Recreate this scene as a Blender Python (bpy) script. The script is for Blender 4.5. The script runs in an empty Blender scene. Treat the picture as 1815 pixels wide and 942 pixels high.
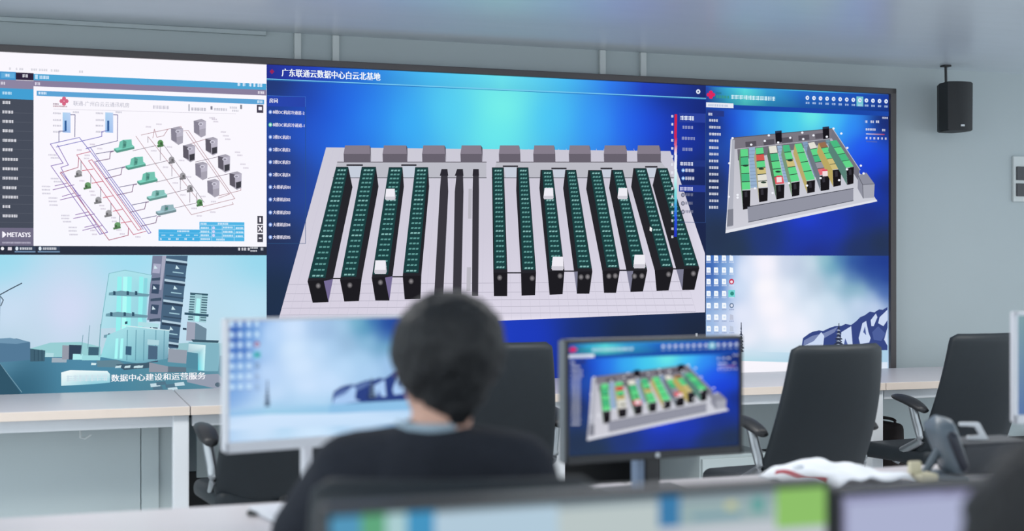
import bpy, bmesh, math, random
from mathutils import Vector, Matrix, noise

random.seed(7)
S = bpy.context.scene
C = S.collection

# ------------------------------------------------------------------ camera, light, exposure
F = 2400.0                 # focal length in pixels of the 1815 px wide frame
CX, CY = 907.5, 467.0      # column of the optical axis, row of the horizon
EYE = 1.34                 # camera height
PHI = math.radians(19.1)   # yaw of the back wall and of the desk rows
TP = math.tan(PHI)
cam = bpy.data.cameras.new('camera')
cam.sensor_width = 36.0
cam.lens = F / 1815.0 * 36.0
cam.shift_y = -4.0 / 1815.0
cam.clip_start = 0.05
cam.dof.use_dof = True
cam.dof.focus_distance = 6.8
cam.dof.aperture_fstop = 2.0
cam_o = bpy.data.objects.new('camera', cam)
cam_o.location = (0, 0, EYE)
cam_o.rotation_euler = (math.radians(90), 0, 0)
C.objects.link(cam_o)
S.camera = cam_o
S.view_settings.view_transform = 'Standard'
S.view_settings.look = 'None'
S.view_settings.gamma = 1.0
S.view_settings.exposure = 0.0
S.view_settings.use_curve_mapping = False

w = bpy.data.worlds.new('daylight')
w.use_nodes = True
bgn = w.node_tree.nodes['Background']
bgn.inputs[0].default_value = (0.86, 0.95, 1.0, 1)
bgn.inputs[1].default_value = 1.8
S.world = w

def area(name, loc, size, energy, rot=(0, 0, 0), col=(1, 0.98, 0.95)):
    l = bpy.data.lights.new(name, 'AREA')
    l.shape = 'RECTANGLE'; l.size, l.size_y = size; l.energy = energy; l.color = col
    o = bpy.data.objects.new(name, l); o.location = loc; o.rotation_euler = rot
    C.objects.link(o)
    return o
for k, (x, y, e) in enumerate([(-1.6, 0.6, 6), (1.2, 0.9, 6), (-1.5, 4.2, 30), (0.6, 4.7, 30), (2.5, 5.2, 30)]):
    area('overhead_fill', (x, y, 2.44), (1.2, 0.6), e, (0, 0, PHI))  # unseen area lights, added to brighten the desks and back wall

# ------------------------------------------------------------------ helpers
def lin(c):
    return tuple(((v/255.0)/12.92 if v/255.0 <= 0.04045 else ((v/255.0+0.055)/1.055)**2.4) for v in c[:3])

def mat(name, rgb, rough=0.5, spec=0.5, metal=0.0, nscale=0, namp=0.0, bump=0.0, bscale=200, coat=0.0, stretch=None):
    m = bpy.data.materials.new(name); m.use_nodes = True
    nt = m.node_tree; b = nt.nodes['Principled BSDF']
    c = lin(rgb)
    b.inputs['Base Color'].default_value = (*c, 1)
    b.inputs['Roughness'].default_value = rough
    b.inputs['Specular IOR Level'].default_value = spec
    b.inputs['Metallic'].default_value = metal
    b.inputs['Coat Weight'].default_value = coat
    tc = nt.nodes.new('ShaderNodeTexCoord')
    src = tc.outputs['Object']
    if stretch:
        mp = nt.nodes.new('ShaderNodeMapping'); mp.inputs['Scale'].default_value = stretch
        nt.links.new(src, mp.inputs['Vector']); src = mp.outputs['Vector']
    if nscale:
        n = nt.nodes.new('ShaderNodeTexNoise'); n.inputs['Scale'].default_value = nscale; n.inputs['Detail'].default_value = 4
        nt.links.new(src, n.inputs['Vector'])
        r = nt.nodes.new('ShaderNodeMix'); r.data_type = 'RGBA'
        r.inputs['A'].default_value = (*[v*(1-namp) for v in c], 1)
        r.inputs['B'].default_value = (*[min(1, v*(1+namp)) for v in c], 1)
        nt.links.new(n.outputs['Fac'], r.inputs['Factor'])
        nt.links.new(r.outputs['Result'], b.inputs['Base Color'])
    if bump:
        n2 = nt.nodes.new('ShaderNodeTexNoise'); n2.inputs['Scale'].default_value = bscale; n2.inputs['Detail'].default_value = 3
        nt.links.new(src, n2.inputs['Vector'])
        bp = nt.nodes.new('ShaderNodeBump'); bp.inputs['Strength'].default_value = bump; bp.inputs['Distance'].default_value = 0.002
        nt.links.new(n2.outputs['Fac'], bp.inputs['Height']); nt.links.new(bp.outputs['Normal'], b.inputs['Normal'])
    return m

def screen_mat():
    m = bpy.data.materials.new('screen_glow'); m.use_nodes = True
    nt = m.node_tree; nt.nodes.clear()
    a = nt.nodes.new('ShaderNodeAttribute'); a.attribute_name = 'Col'
    e = nt.nodes.new('ShaderNodeEmission'); o = nt.nodes.new('ShaderNodeOutputMaterial')
    nt.links.new(a.outputs['Color'], e.inputs['Color']); nt.links.new(e.outputs[0], o.inputs['Surface'])
    e.inputs['Strength'].default_value = 1.0
    return m

M = dict(
    wall=mat('wall_paint', (182, 192, 195), 0.75, 0.3, nscale=3, namp=0.02),
    ceil=mat('ceiling_panel', (214, 222, 230), 0.27, 1.0, nscale=2, namp=0.04, bump=0.05, bscale=6, stretch=(1, 6, 1)),
    floor=mat('pale_bounce_floor', (190, 192, 196), 0.45, 0.4, nscale=8, namp=0.04),  # floor out of view, made pale to bounce light up to the ceiling
    skirt=mat('black_skirting', (22, 24, 28), 0.5),
    trunk=mat('white_trunking', (206, 212, 212), 0.45),
    bezel=mat('black_bezel', (62, 58, 60), 0.4, nscale=20, namp=0.05),
    top=mat('desk_laminate', (206, 200, 202), 0.32, 0.5, nscale=5, namp=0.03, stretch=(1, 10, 1)),
    edge=mat('desk_edge_band', (226, 212, 200), 0.45, nscale=8, namp=0.05),
    white=mat('white_powder_coat', (226, 230, 234), 0.4, bump=0.05),
    panel=mat('grey_panel', (192, 204, 206), 0.6, nscale=4, namp=0.02),
    leather=mat('charcoal_leather', (36, 42, 47), 0.52, 0.3, nscale=30, namp=0.08, bump=0.15, bscale=350),
    plastic=mat('black_plastic', (30, 31, 34), 0.45, bump=0.05),
    chrome=mat('brushed_steel', (170, 174, 178), 0.3, metal=0.9, nscale=40, namp=0.05),
    monwhite=mat('white_monitor_shell', (222, 224, 230), 0.35, bump=0.03),
    mondark=mat('dark_monitor_shell', (40, 42, 46), 0.4, bump=0.03),
    monside=mat('grey_monitor_side', (120, 126, 130), 0.4),
    skin=mat('skin', (214, 168, 148), 0.5, 0.4, nscale=30, namp=0.05),
    hair=mat('black_hair', (30, 31, 34), 0.5, 0.35, nscale=60, namp=0.4, bump=0.9, bscale=160, stretch=(4, 4, 1)),
    sweater=mat('black_sweater', (44, 47, 55), 0.9, 0.2, nscale=120, namp=0.2, bump=0.5, bscale=400),
    shirt=mat('pale_blue_collar', (160, 180, 194), 0.8, 0.2, nscale=80, namp=0.05, bump=0.2),
    trousers=mat('dark_trousers', (38, 40, 50), 0.9, 0.2, nscale=80, namp=0.1),
    eye=mat('eye', (40, 28, 24), 0.2),
    lip=mat('lip', (176, 110, 104), 0.5),
    paper=mat('paper', (232, 236, 242), 0.8, nscale=6, namp=0.02),
    red=mat('red_stripe', (214, 60, 84), 0.6),
    cream=mat('cream_plastic', (214, 206, 176), 0.6, nscale=20, namp=0.05),
    phone=mat('grey_blue_phone', (94, 106, 116), 0.4, bump=0.05),
    phonedark=mat('dark_phone', (30, 36, 50), 0.35),
    speaker=mat('speaker_black', (27, 30, 34), 0.6, bump=0.3, bscale=300),
    badge=mat('silver_badge', (190, 194, 198), 0.3, metal=0.6),
    pane=mat('dark_pane', (52, 54, 60), 0.3),
    sleeve=mat('blue_grey_sleeve', (130, 150, 178), 0.4),
    bag=mat('dark_brown_fabric', (44, 38, 38), 0.8, 0.3, nscale=80, namp=0.15, bump=0.3),
    box=mat('dark_grey_box', (56, 60, 66), 0.6, nscale=20, namp=0.05),
)
GLOW = screen_mat()

def ray(px, py, Y):
    return Vector(((px-CX)/F*Y, Y, EYE-(py-CY)/F*Y))
def on(px, py, Y0, t=TP):
    return ray(px, py, Y0/(1-(px-CX)/F*t))

def link(name, me, m, parent=None, smooth=False):
    o = bpy.data.objects.new(name, me)
    C.objects.link(o)
    if m: me.materials.append(m)
    if parent: o.parent = parent
    if smooth:
        for p in me.polygons: p.use_smooth = True
    return o

def obj(name, bm, m, parent=None, smooth=False, autos=True):
    me = bpy.data.meshes.new(name)
    bmesh.ops.recalc_face_normals(bm, faces=bm.faces)
    bm.to_mesh(me); bm.free()
    o = link(name, me, m, parent, smooth)
    if smooth and autos:
        me.set_sharp_from_angle(angle=math.radians(40))
    return o

def thing(name, label, cat, loc=(0, 0, 0), rz=0.0, group=None):
    o = bpy.data.objects.new(name, None); C.objects.link(o)
    o.empty_display_size = 0.1
    o.location = loc; o.rotation_euler = (0, 0, rz)
    o['label'] = label; o['category'] = cat
    if group: o['group'] = group
    return o
def tag(o, label, cat, group=None):
    o['label'] = label; o['category'] = cat
    if group: o['group'] = group
    return o
def struct(o):
    o['kind'] = 'structure'; return o

def copy_tree(o, parent=None):
    c = o.copy(); C.objects.link(c)
    if parent: c.parent = parent
    for ch in list(o.children): copy_tree(ch, c)
    return c

def box(bm, x0, x1, y0, y1, z0, z1, bev=0.0, seg=2):
    r = bmesh.ops.create_cube(bm, size=1.0)
    vs = r['verts']
    for v in vs:
        v.co = Vector(((x0+x1)/2+v.co.x*(x1-x0), (y0+y1)/2+v.co.y*(y1-y0), (z0+z1)/2+v.co.z*(z1-z0)))
    if bev:
        es = list({e for v in vs for e in v.link_edges})
        bmesh.ops.bevel(bm, geom=es, offset=bev, segments=seg, profile=0.5, affect='EDGES')
    return bm
def nb(): return bmesh.new()
def bx(*a, **k): return box(nb(), *a, **k)

def tube(bm, pts, r, n=12, cap=True, flat=1.0):
    """round bar through the points; r one radius or one per point"""
    pts = [Vector(p) for p in pts]
    rs = r if isinstance(r, (list, tuple)) else [r]*len(pts)
    rings = []
    up = Vector((0.03, 0.11, 1)).normalized()
    for i, p in enumerate(pts):
        d = (pts[min(i+1, len(pts)-1)]-pts[max(i-1, 0)]).normalized()
        a = d.cross(up)
        if a.length < 0.05: a = d.cross(Vector((1, 0, 0)))
        a.normalize(); b = d.cross(a).normalized()
        rings.append([bm.verts.new(p+a*math.cos(2*math.pi*k/n)*rs[i]+b*math.sin(2*math.pi*k/n)*rs[i]*flat) for k in range(n)])
    for i in range(len(rings)-1):
        for k in range(n):
            bm.faces.new((rings[i][k], rings[i][(k+1) % n], rings[i+1][(k+1) % n], rings[i+1][k]))
    if cap:
        bm.faces.new(rings[0]); bm.faces.new(rings[-1])
    return bm
def bez(ps, n=12):
    out = []
    P = [Vector(p) for p in ps]
    P = [2*P[0]-P[1]]+P+[2*P[-1]-P[-2]]
    for i in range(1, len(P)-2):
        for k in range(n):
            t = k/n
            out.append(0.5*((2*P[i])+(-P[i-1]+P[i+1])*t+(2*P[i-1]-5*P[i]+4*P[i+1]-P[i+2])*t*t+(-P[i-1]+3*P[i]-3*P[i+1]+P[i+2])*t**3))
    out.append(P[-2])
    return out

# ------------------------------------------------------------------ the pictures on the screens
WY = 6.85                                   # depth of the video wall on the optical axis
CP, SP = math.cos(PHI), math.sin(PHI)
def px2sz(px, py, Y0=WY):
    p = on(px, py, Y0)
    return p.x/CP, p.z
def sz2px(s, z):
    X, Y = s*CP, WY+s*SP
    return CX+F*X/Y, CY-F*(z-EYE)/Y
VPX = CX+F/TP
def yl(x, x0, y0):                          # row at column x of the wall-parallel line through (x0, y0)
    return y0+(CY-y0)/(VPX-x0)*(x-x0)

def idw(pts, p=2.0, eps=300.0):
    p = p*0.9; eps = eps*4
    def f(x, y):
        sw = 0.0; r = g = b = 0.0
        for (a, c, col) in pts:
            wt = 1.0/((x-a)**2+(y-c)**2+eps)**p
            sw += wt; r += col[0]*wt; g += col[1]*wt; b += col[2]*wt
        return (r/sw, g/sw, b/sw)
    return f

_glyph = {}
def glyphs(s, bold=0.0):
    key = (s, bold)
    if key in _glyph: return _glyph[key]
    cu = bpy.data.curves.new('t', 'FONT'); cu.body = s; cu.offset = bold; cu.resolution_u = 3
    o = bpy.data.objects.new('t', cu); C.objects.link(o)
    dg = bpy.context.evaluated_depsgraph_get(); dg.update()
    me = o.evaluated_get(dg).to_mesh()
    vs = [(v.co.x, v.co.y) for v in me.vertices]
    fs = [tuple(p.vertices) for p in me.polygons]
    o.evaluated_get(dg).to_mesh_clear()
    bpy.data.objects.remove(o); bpy.data.curves.remove(cu)
    _glyph[key] = (vs, fs)
    return vs, fs

class Canvas:
    def __init__(self, mapsz):
        self.mapsz = mapsz; self.v = []; self.f = []; self.c = []; self.d = 0.0; self.wp = (1, 1, 1)
    def P(self, px, py): return self.mapsz(*px2sz(px, py))
    def up(self): self.d += 4e-5
    def raw(self, ab, col):
        col = tuple(a_*b_ for a_, b_ in zip(col, self.wp))
        self.v.append((ab[0], -self.d, ab[1])); self.c.append((*lin(col), 1.0)); return len(self.v)-1
    def bg(self, fn, s0, s1, z0, z1, nx=60, nz=40):
        base = len(self.v)
        for j in range(nz+1):
            for i in range(nx+1):
                s = s0+(s1-s0)*i/nx; z = z0+(z1-z0)*j/nz
                self.raw(self.mapsz(s, z), fn(*sz2px(s, z)))
        for j in range(nz):
            for i in range(nx):
                a = base+j*(nx+1)+i
                self.f.append((a, a+1, a+nx+2, a+nx+1))
        self.up()
    def poly(self, pts, col, up=True):
        cols = col if isinstance(col, list) else [col]*len(pts)
        self.f.append(tuple(self.raw(self.P(*p), c) for p, c in zip(pts, cols)))
        if up: self.up()
    def R(self, x0, y0, x1, y1, col, up=True):
        self.poly([(x0, y0), (x1, yl(x1, x0, y0)), (x1, yl(x1, x0, y1)), (x0, y1)], col, up)
    def line(self, pts, wd, col, up=True):
        for (a, b) in zip(pts[:-1], pts[1:]):
            dx, dy = b[0]-a[0], b[1]-a[1]; L = math.hypot(dx, dy) or 1
            nx, ny = -dy/L*wd/2, dx/L*wd/2
            ex, ey = dx/L*wd*0.3, dy/L*wd*0.3
            self.poly([(a[0]+nx-ex, a[1]+ny-ey), (b[0]+nx+ex, b[1]+ny+ey), (b[0]-nx+ex, b[1]-ny+ey), (a[0]-nx-ex, a[1]-ny-ey)], col, False)
        if up: self.up()
    def disc(self, x, y, rx, ry, col, n=14, up=True):
        self.poly([(x+rx*math.cos(2*math.pi*k/n), y+ry*math.sin(2*math.pi*k/n)) for k in range(n)], col, up)
    def blob(self, x, y, rx, ry, c0, c1, n=16):
        i0 = self.raw(self.P(x, y), c0)
        ring = [self.raw(self.P(x+rx*math.cos(2*math.pi*k/n), y+ry*math.sin(2*math.pi*k/n)), c1) for k in range(n)]
        for k in range(n): self.f.append((i0, ring[k], ring[(k+1) % n]))
        self.up()
    def text(self, s, x0, y0, x1, h, col, bold=0.0, slope=None):
        """s from x0 to x1, baseline through (x0, y0), letters h high"""
        vs, fs = glyphs(s)
        mx = max(v[0] for v in vs); mn = min(v[0] for v in vs); my = max(v[1] for v in vs); b0 = min(0, min(v[1] for v in vs))
        for sx in ((-bold*20, bold*20) if bold else (0,)):      # bold: printed twice, a hair apart
            base = len(self.v)
            for (a, b) in vs:
                x = x0+(a-mn)/(mx-mn)*(x1-x0)+sx
                y = yl(x, x0, y0)-(b-b0)/(my-b0)*h
                self.raw(self.P(x, y), col)
            for f in fs: self.f.append(tuple(base+i for i in f))
            self.up()
    def scrib(self, x0, x1, y, h, col, seed=0):
        """a row of text too small to read: little stroke clusters"""
        rnd = random.Random(int(x0*7+y*13+seed))
        x = x0
        while x < x1-h*0.3:
            cw = min(h*rnd.uniform(0.7, 0.95), x1-x)
            yy = yl(x, x0, y)
            for k in range(3):
                q = yy-h/2+h*(k+0.2)/3
                self.poly([(x, q), (x+cw, q), (x+cw, q+h*0.16), (x, q+h*0.16)], col, False)
            for k in range(2):
                q = x+cw*rnd.uniform(0.05, 0.8)
                self.poly([(q, yy-h/2), (q+h*0.16, yy-h/2), (q+h*0.16, yy+h/2), (q, yy+h/2)], col, False)
            x += cw+h*0.12
        self.up()
    def build(self, name, parent, label=None):
        me = bpy.data.meshes.new(name)
        me.from_pydata(self.v, [], self.f)
        ca = me.color_attributes.new('Col', 'FLOAT_COLOR', 'POINT')
        ca.data.foreach_set('color', [x for c in self.c for x in c])
        o = link(name, me, GLOW, parent)
        if label: o['label'] = label
        return o

# ---- rectangles of the five pictures on the wall, in metres along and up the wall
ZT, ZM, ZB = 2.286, 1.382, 0.66
sL = px2sz(-260, 300)[0]; sA = px2sz(472.5, 300)[0]; sB = px2sz(1251, 300)[0]; sR = px2sz(1575, 300)[0]

WHITE = (250, 247, 255)
def unicom(cv, x, y, r, col):
    # four-lobed woven knot
    for a in range(4):
        t = a*math.pi/2
        cxx, cyy = x+math.cos(t)*r*0.55, y+math.sin(t)*r*0.55
        cv.poly([(cxx+math.cos(t+q)*r*0.5, cyy+math.sin(t+q)*r*0.5) for q in (0, 1.1, 2.2, math.pi, 4.08, 5.18)], col, False)
    cv.up()

def draw_pipes(cv):
    cv.bg(lambda x, y: (251-0.02*max(0, y-300), 248, 255), sL, sA, ZM, ZT, 4, 3)
    X0 = -255
    G = (170, 172, 188)
    for x, wd in ((16, 5), (28, 3), (34, 7), (55, 11), (69, 3), (73, 12), (90, 3), (95, 10), (140, 8)):
        cv.scrib(x, x+wd, yl(x, 0, 121), 4, (205, 205, 215))
    # title bars
    cv.R(X0, yl(X0, 0, 126.5), 28, yl(X0, 0, 141), (70, 150, 208))
    cv.R(2, 129, 26, 138, (98, 172, 220)); cv.scrib(9, 19, 133.5, 5, (225, 240, 255))
    cv.R(28, 128.5, 59.5, 141.5, (48, 38, 62)); cv.scrib(40, 49, 134.5, 5.5, (235, 235, 245))
    cv.R(59.5, 131, 472, 142.5, (78, 166, 214))
    cv.R(62, 132.5, 67, 140, (190, 225, 250)); cv.scrib(70, 89, 137, 6, (215, 235, 252))
    cv.R(X0, yl(X0, 0, 141), 59.5, yl(X0, 0, 156), (142, 134, 162)); cv.scrib(1, 9, 147.5, 5, (225, 220, 235))
    cv.R(59.5, 142.5, 472, 153, (138, 128, 158)); cv.scrib(62, 71, 148.5, 5, (225, 220, 235))
    for x, c in ((421, 5), (430, 5), (441, 5), (449, 4), (456, 9)):
        cv.scrib(x, x+c, yl(x, 440, 150.5), 6, (230, 242, 255))
    cv.scrib(457, 470, yl(457, 440, 163.5), 4.5, (240, 235, 245))
    # side bar
    cv.R(X0, yl(X0, 0, 156), 59.5, yl(X0, 0, 175), (68, 160, 212)); cv.scrib(4, 20, 165, 5, (205, 235, 250))
    cv.R(X0, yl(X0, 0, 175), 59.5, yl(X0, 0, 404), (72, 78, 92))
    for k, (y, L) in enumerate(zip((181.7, 198.6, 215.3, 232, 249, 265.5, 282.5, 299.4, 316, 333, 349.5, 366.4, 383), (15, 19, 19, 19, 26, 18, 27, 27, 27, 27, 27, 15, 26))):
        cv.scrib(4.5, 4.5+L, y, 5.2, (232, 232, 240), k)
        cv.R(X0, y+8.5, 58, y+9.2, (90, 95, 108))
    cv.R(X0, yl(X0, 0, 404), 59.5, yl(X0, 0, 436), (114, 110, 134))
    cv.poly([(4, 410), (7.5, 412), (11.5, 416), (7.5, 420), (4, 422)], (248, 246, 255))
    cv.text('METASYS', 13, 420.3, 54, 8, (248, 246, 255), 0.02)
    cv.scrib(4, 54, 430.5, 3.2, (190, 186, 206))
    # window content
    cv.R(65, 161, 468, 170, (94, 164, 214)); cv.scrib(68, 82, 165.2, 4.5, (225, 240, 255))
    cv.scrib(456, 466, yl(456, 440, 180), 5, (220, 240, 255))
    unicom(cv, 113.5, 179.5, 8, (214, 104, 134))
    cv.scrib(94, 104, 184.5, 2.8, (150, 120, 140)); cv.scrib(94, 119, 188.3, 2.6, (170, 120, 135))
    cv.text('联通-广州白云云通讯机房', 130, 187.5, 229, 8.5, (178, 178, 194))
    cv.scrib(271, 300, 190, 6, (200, 198, 212))
    cv.R(334, 185, 336, 197, (160, 162, 178)); cv.scrib(339, 366, 193.5, 5.5, (178, 178, 192))
    cv.R(373, 188.5, 376.5, 194.5, (130, 130, 146)); cv.scrib(379, 402, 194, 4.5, (186, 186, 200))
    cv.scrib(407, 421, 191, 3.6, (190, 190, 204)); cv.scrib(411, 424, 196.5, 3.2, (196, 196, 208)); cv.R(425.5, 186, 429, 193.5, (140, 140, 150))
    cv.line([(95, 193.5), (300, 199), (418, 202)], 0.7, (214, 210, 222))
    cv.R(455, 186, 466.5, 200, (70, 66, 84)); cv.R(458, 189.5, 464, 195.5, WHITE)
    for y, t in ((383, 0), (399, 1), (415.5, 2)):
        cv.R(456, y, 466, y+14, (72, 72, 84))
        if t == 0: cv.R(459.5, y+3, 462.5, y+11, WHITE)
        elif t == 1:
            cv.line([(458, y+2.5), (464, y+11)], 2, WHITE); cv.line([(464, y+2.5), (458, y+11)], 2, WHITE)
        else: cv.R(458.5, y+6, 463.5, y+8, WHITE)
    # water tanks
    for tx in (111, 186.5):
        cv.poly([(tx, 199.5), (tx+14, 200), (tx+14, 236), (tx, 235)], [(176, 212, 242), (190, 214, 246), (170, 196, 240), (150, 190, 235)])
        cv.poly([(tx+3.5, 214), (tx+7, 214), (tx+7, 233), (tx+3.5, 233)], (48, 92, 152))
        for y in (201, 213, 223, 234): cv.scrib(tx-17, tx-3, y, 3, (186, 184, 200))
        cv.scrib(tx+18, tx+29, 199, 3, (190, 188, 204))
    def c(*p): return [(60+a/4.281, 220+b/4.281) for a, b in p]
    def d(*p): return [(250+a/3.769, 200+b/3.769) for a, b in p]
    BL, PU, RE, DK, BR = (122, 116, 196), (136, 108, 184), (200, 108, 134), (96, 92, 116), (178, 128, 138)
    L = 1.25
    cv.line([(125, 203.7), (133, 203.7), (132.6, 243)], L, (110, 108, 150))
    cv.line([(201, 203.7), (208.5, 204), (208, 250), (154, 263)], L, (118, 112, 160))
    cv.line(c((190, 140), (190, 55), (235, 55)), L, (110, 108, 150))
    cv.line(c((125, 152), (345, 103), (470, 262), (870, 832), (888, 825), (465, 235), (430, 180), (395, 188)), L, BL)
    cv.line(c((125, 152), (222, 298), (130, 318), (500, 838), (560, 822), (205, 362)), L, PU)
    cv.line(c((180, 160), (262, 312), (205, 330), (230, 380), (520, 835)), L, PU)
    cv.line(c((170, 175), (515, 95), (515, 60), (555, 50)), L, BL)
    cv.line(c((325, 235), (430, 210)), L, RE)
    cv.line(c((325, 235), (755, 840), (850, 815)), L, RE)
    cv.line(c((340, 255), (335, 330), (200, 372), (570, 882), (715, 845), (718, 790)), L, (178, 100, 126))
    cv.line(c((415, 280), (790, 808), (815, 800), (440, 272), (415, 280)), L, RE)
    cv.line(c((460, 285), (830, 800)), L, PU)
    for a, b in (((365, 355), (450, 343)), ((440, 450), (525, 435)), ((525, 560), (600, 545)), ((600, 663), (672, 648)), ((660, 752), (735, 740))):
        cv.line(c(a, b), L, (206, 84, 108))
    for x, y0, y1 in ((358, 280, 350), (432, 385, 450), (507, 480, 555), (585, 600, 665), (652, 695, 755)):
        cv.line(c((x, y0), (x, y1)), 1, DK)
    for a, b in (((145, 500), (305, 462)), ((160, 470), (250, 450)), ((200, 577), (355, 540)), ((215, 550), (305, 525)), ((300, 718), (460, 683)), ((315, 690), (410, 668)), ((370, 808), (520, 770)), ((385, 785), (470, 765))):
        cv.line(c(a, b), 1.2, (140, 96, 170))
    for x, y in ((60, 475), (60, 500), (62, 528), (112, 562), (112, 588), (118, 616), (208, 695), (208, 718), (220, 742), (262, 786), (262, 812), (270, 840), (110, 235), (128, 258), (128, 415), (150, 438)):
        p = c((x, y))[0]; cv.scrib(p[0], p[0]+15, p[1], 2.6, (192, 188, 206))
    for x, y in ((345, 432), (420, 512), (495, 620), (585, 712), (625, 805), (430, 540), (505, 645), (590, 740), (650, 835), (480, 188), (425, 155), (385, 238), (325, 198), (380, 262), (428, 808), (440, 838), (770, 858)):
        p = c((x, y))[0]; cv.scrib(p[0], p[0]+9, p[1], 2.6, (198, 186, 206))
    for k, (a, b) in enumerate((((470, 228), (605, 205)), ((560, 355), (690, 325)), ((650, 480), (780, 455)), ((745, 615), (870, 590)), ((820, 720), (930, 697)))):
        cv.line(c(a, b), L, (118, 112, 150))
    for pts in (((470, 285), (575, 265), (580, 215), (605, 208)), ((545, 415), (660, 385), (668, 335), (690, 328)), ((635, 540), (745, 515), (755, 462), (780, 458)), ((730, 670), (840, 645), (850, 597), (870, 592)), ((815, 775), (925, 750), (935, 705), (960, 700))):
        cv.line(c(*pts), L, (126, 92, 130))
    # pipe runs on the right
    for pts in (((-55, 255), (100, 220)), ((20, 358), (180, 320)), ((100, 465), (265, 425)), ((155, 550), (310, 512)), ((215, 640), (375, 602)), ((0, 150), (265, 92), (275, 112)), ((280, 122), (315, 120), (625, 575), (415, 628), (50, 165)),
                ((-35, 158), (335, 682), (615, 612), (608, 600)), ((150, 215), (420, 600)), ((300, 130), (590, 545), (515, 572)), ((325, 210), (372, 195), (430, 178)), ((362, 330), (510, 296)), ((445, 440), (590, 408)), ((520, 555), (665, 520), (665, 500)), ((78, 170), (88, 110), (105, 165), (150, 155), (178, 112)), ((45, 160), (45, 200)), ((128, 230), (128, 320)), ((205, 340), (205, 425)), ((262, 440), (262, 515)), ((325, 530), (325, 600)), ((370, 540), (370, 600))):
        cv.line(d(*pts), 1.0, (186, 150, 158) if len(pts) > 2 else (150, 138, 152))
    for x, y in ((30, 95), (100, 78), (65, 255), (145, 365), (210, 470), (260, 550), (335, 640), (370, 690), (460, 665), (170, 230), (250, 320), (300, 430), (395, 560), (465, 595), (470, 45), (545, 155), (625, 265), (660, 345), (455, 35), (560, 178), (640, 285), (680, 370), (480, 60), (530, 130)):
        p = d((x, y))[0]; cv.scrib(p[0], p[0]+10, p[1], 2.6, (200, 192, 208))
    # chillers
    for k, (x, y) in enumerate(((220, 261.5), (240, 292), (261, 319), (278, 347), (294, 373))):
        col = (116, 196, 178) if k < 3 else (138, 196, 190) if k == 3 else (150, 182, 190)
        dk = tuple(v*0.78 for v in col)
        hh = 1.0 if k < 3 else 0.72
        cv.poly([(x-18, y+2), (x+14, y-5), (x+18, y-1), (x+18, y+3), (x-13, y+10), (x-18, y+6)], dk)
        cv.poly([(x-18, y+2), (x+14, y-5), (x+18, y-1), (x-13, y+6)], tuple(min(255, v*1.08) for v in col))
        cv.poly([(x-10, y), (x-8, y-10*hh), (x-2, y-13*hh), (x+13, y-14*hh), (x+14, y-2), (x-2, y+3)], col)
        cv.poly([(x-2, y-13*hh), (x+4, y-10*hh), (x+3, y), (x-3, y+2)], dk)
        cv.disc(x+1, y-4*hh, 2.4, 2.4, (70, 130, 120))
    # pumps
    for x, y, gcol in ((337, 380, 0), (405, 472, 1), (485, 583, 0), (563, 683, 0), (630, 775, 1)):
        p = c((x, y))[0]; k = (108, 158, 108) if gcol else (160, 160, 164)
        cv.disc(p[0]+1, p[1]-2, 5.5, 5, k); cv.poly([(p[0]-7, p[1]+3), (p[0]+6, p[1]), (p[0]+7, p[1]+4), (p[0]-6, p[1]+6.5)], tuple(v*0.8 for v in k)); cv.disc(p[0]-2, p[1]+0.5, 2.4, 2.6, tuple(v*0.65 for v in k))
    for x, y, gcol in ((128, 207, 1), (203, 318, 0), (277, 425, 0), (325, 508, 0), (390, 603, 1)):
        p = d((x, y))[0]; k = (96, 150, 96) if gcol else (158, 156, 162)
        cv.disc(p[0], p[1]-1, 5.2, 5.5, k); cv.poly([(p[0]-6, p[1]+3), (p[0]+5, p[1]+1), (p[0]+6, p[1]+5), (p[0]-5, p[1]+7)], tuple(v*0.8 for v in k)); cv.disc(p[0]+1.5, p[1], 2.2, 2.6, tuple(v*0.65 for v in k))
    # cooling towers
    for x, y, dk in ((240, 155, 0), (392, 105, 0), (320, 270, 1), (470, 225, 1), (402, 390, 0), (553, 340, 1), (482, 505, 0), (630, 455, 1)):
        def q(a, b): return (250+(x+a)/3.769, 200+(y+b)/3.769)
        cv.poly([q(-42, -50), q(10, -62), q(40, -48), q(38, 48), q(8, 62), q(-40, 28)], (168, 164, 178))
        cv.poly([q(-42, -50), q(-5, -40), q(-3, 45), q(-40, 28)], (136, 132, 148) if not dk else (96, 92, 104))
        cv.poly([q(-5, -40), q(40, -48), q(38, 0), q(-4, 10)], (186, 182, 198))
        cv.disc(*q(5, -28), 4.6, 3, (210, 208, 222)); cv.disc(*q(5, -27), 2.6, 1.7, (150, 146, 162))
        if dk: cv.poly([q(2, 12), q(36, 4), q(35, 44), q(3, 54)], (62, 62, 70))
    # table
    cv.poly(d((388, 730), (688, 733), (688, 860), (388, 858)), (82, 182, 230))
    cv.poly(d((115, 780), (388, 782), (388, 860), (115, 856)), (70, 176, 228))
    for y in (752, 778, 803, 830): cv.line(d((388, y), (688, y+2)), 0.8, (176, 222, 246))
    for x in (470, 540, 620): cv.line(d((x, 756), (x, 858)), 0.8, (176, 222, 246))
    for y in (803, 832): cv.line(d((115, y), (388, y+2)), 0.8, (120, 200, 240))
    for x0, x1, y in ((510, 580, 743), (395, 435, 743), (395, 450, 770), (545, 610, 768), (630, 680, 772), (395, 455, 795), (395, 455, 820), (395, 460, 845), (545, 615, 796), (545, 615, 822), (630, 680, 800), (630, 680, 826), (500, 560, 848), (240, 320, 793)):
        a = d((x0, y), (x1, y)); cv.scrib(a[0][0], a[1][0], a[0][1], 3.2, (226, 244, 255))
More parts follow.
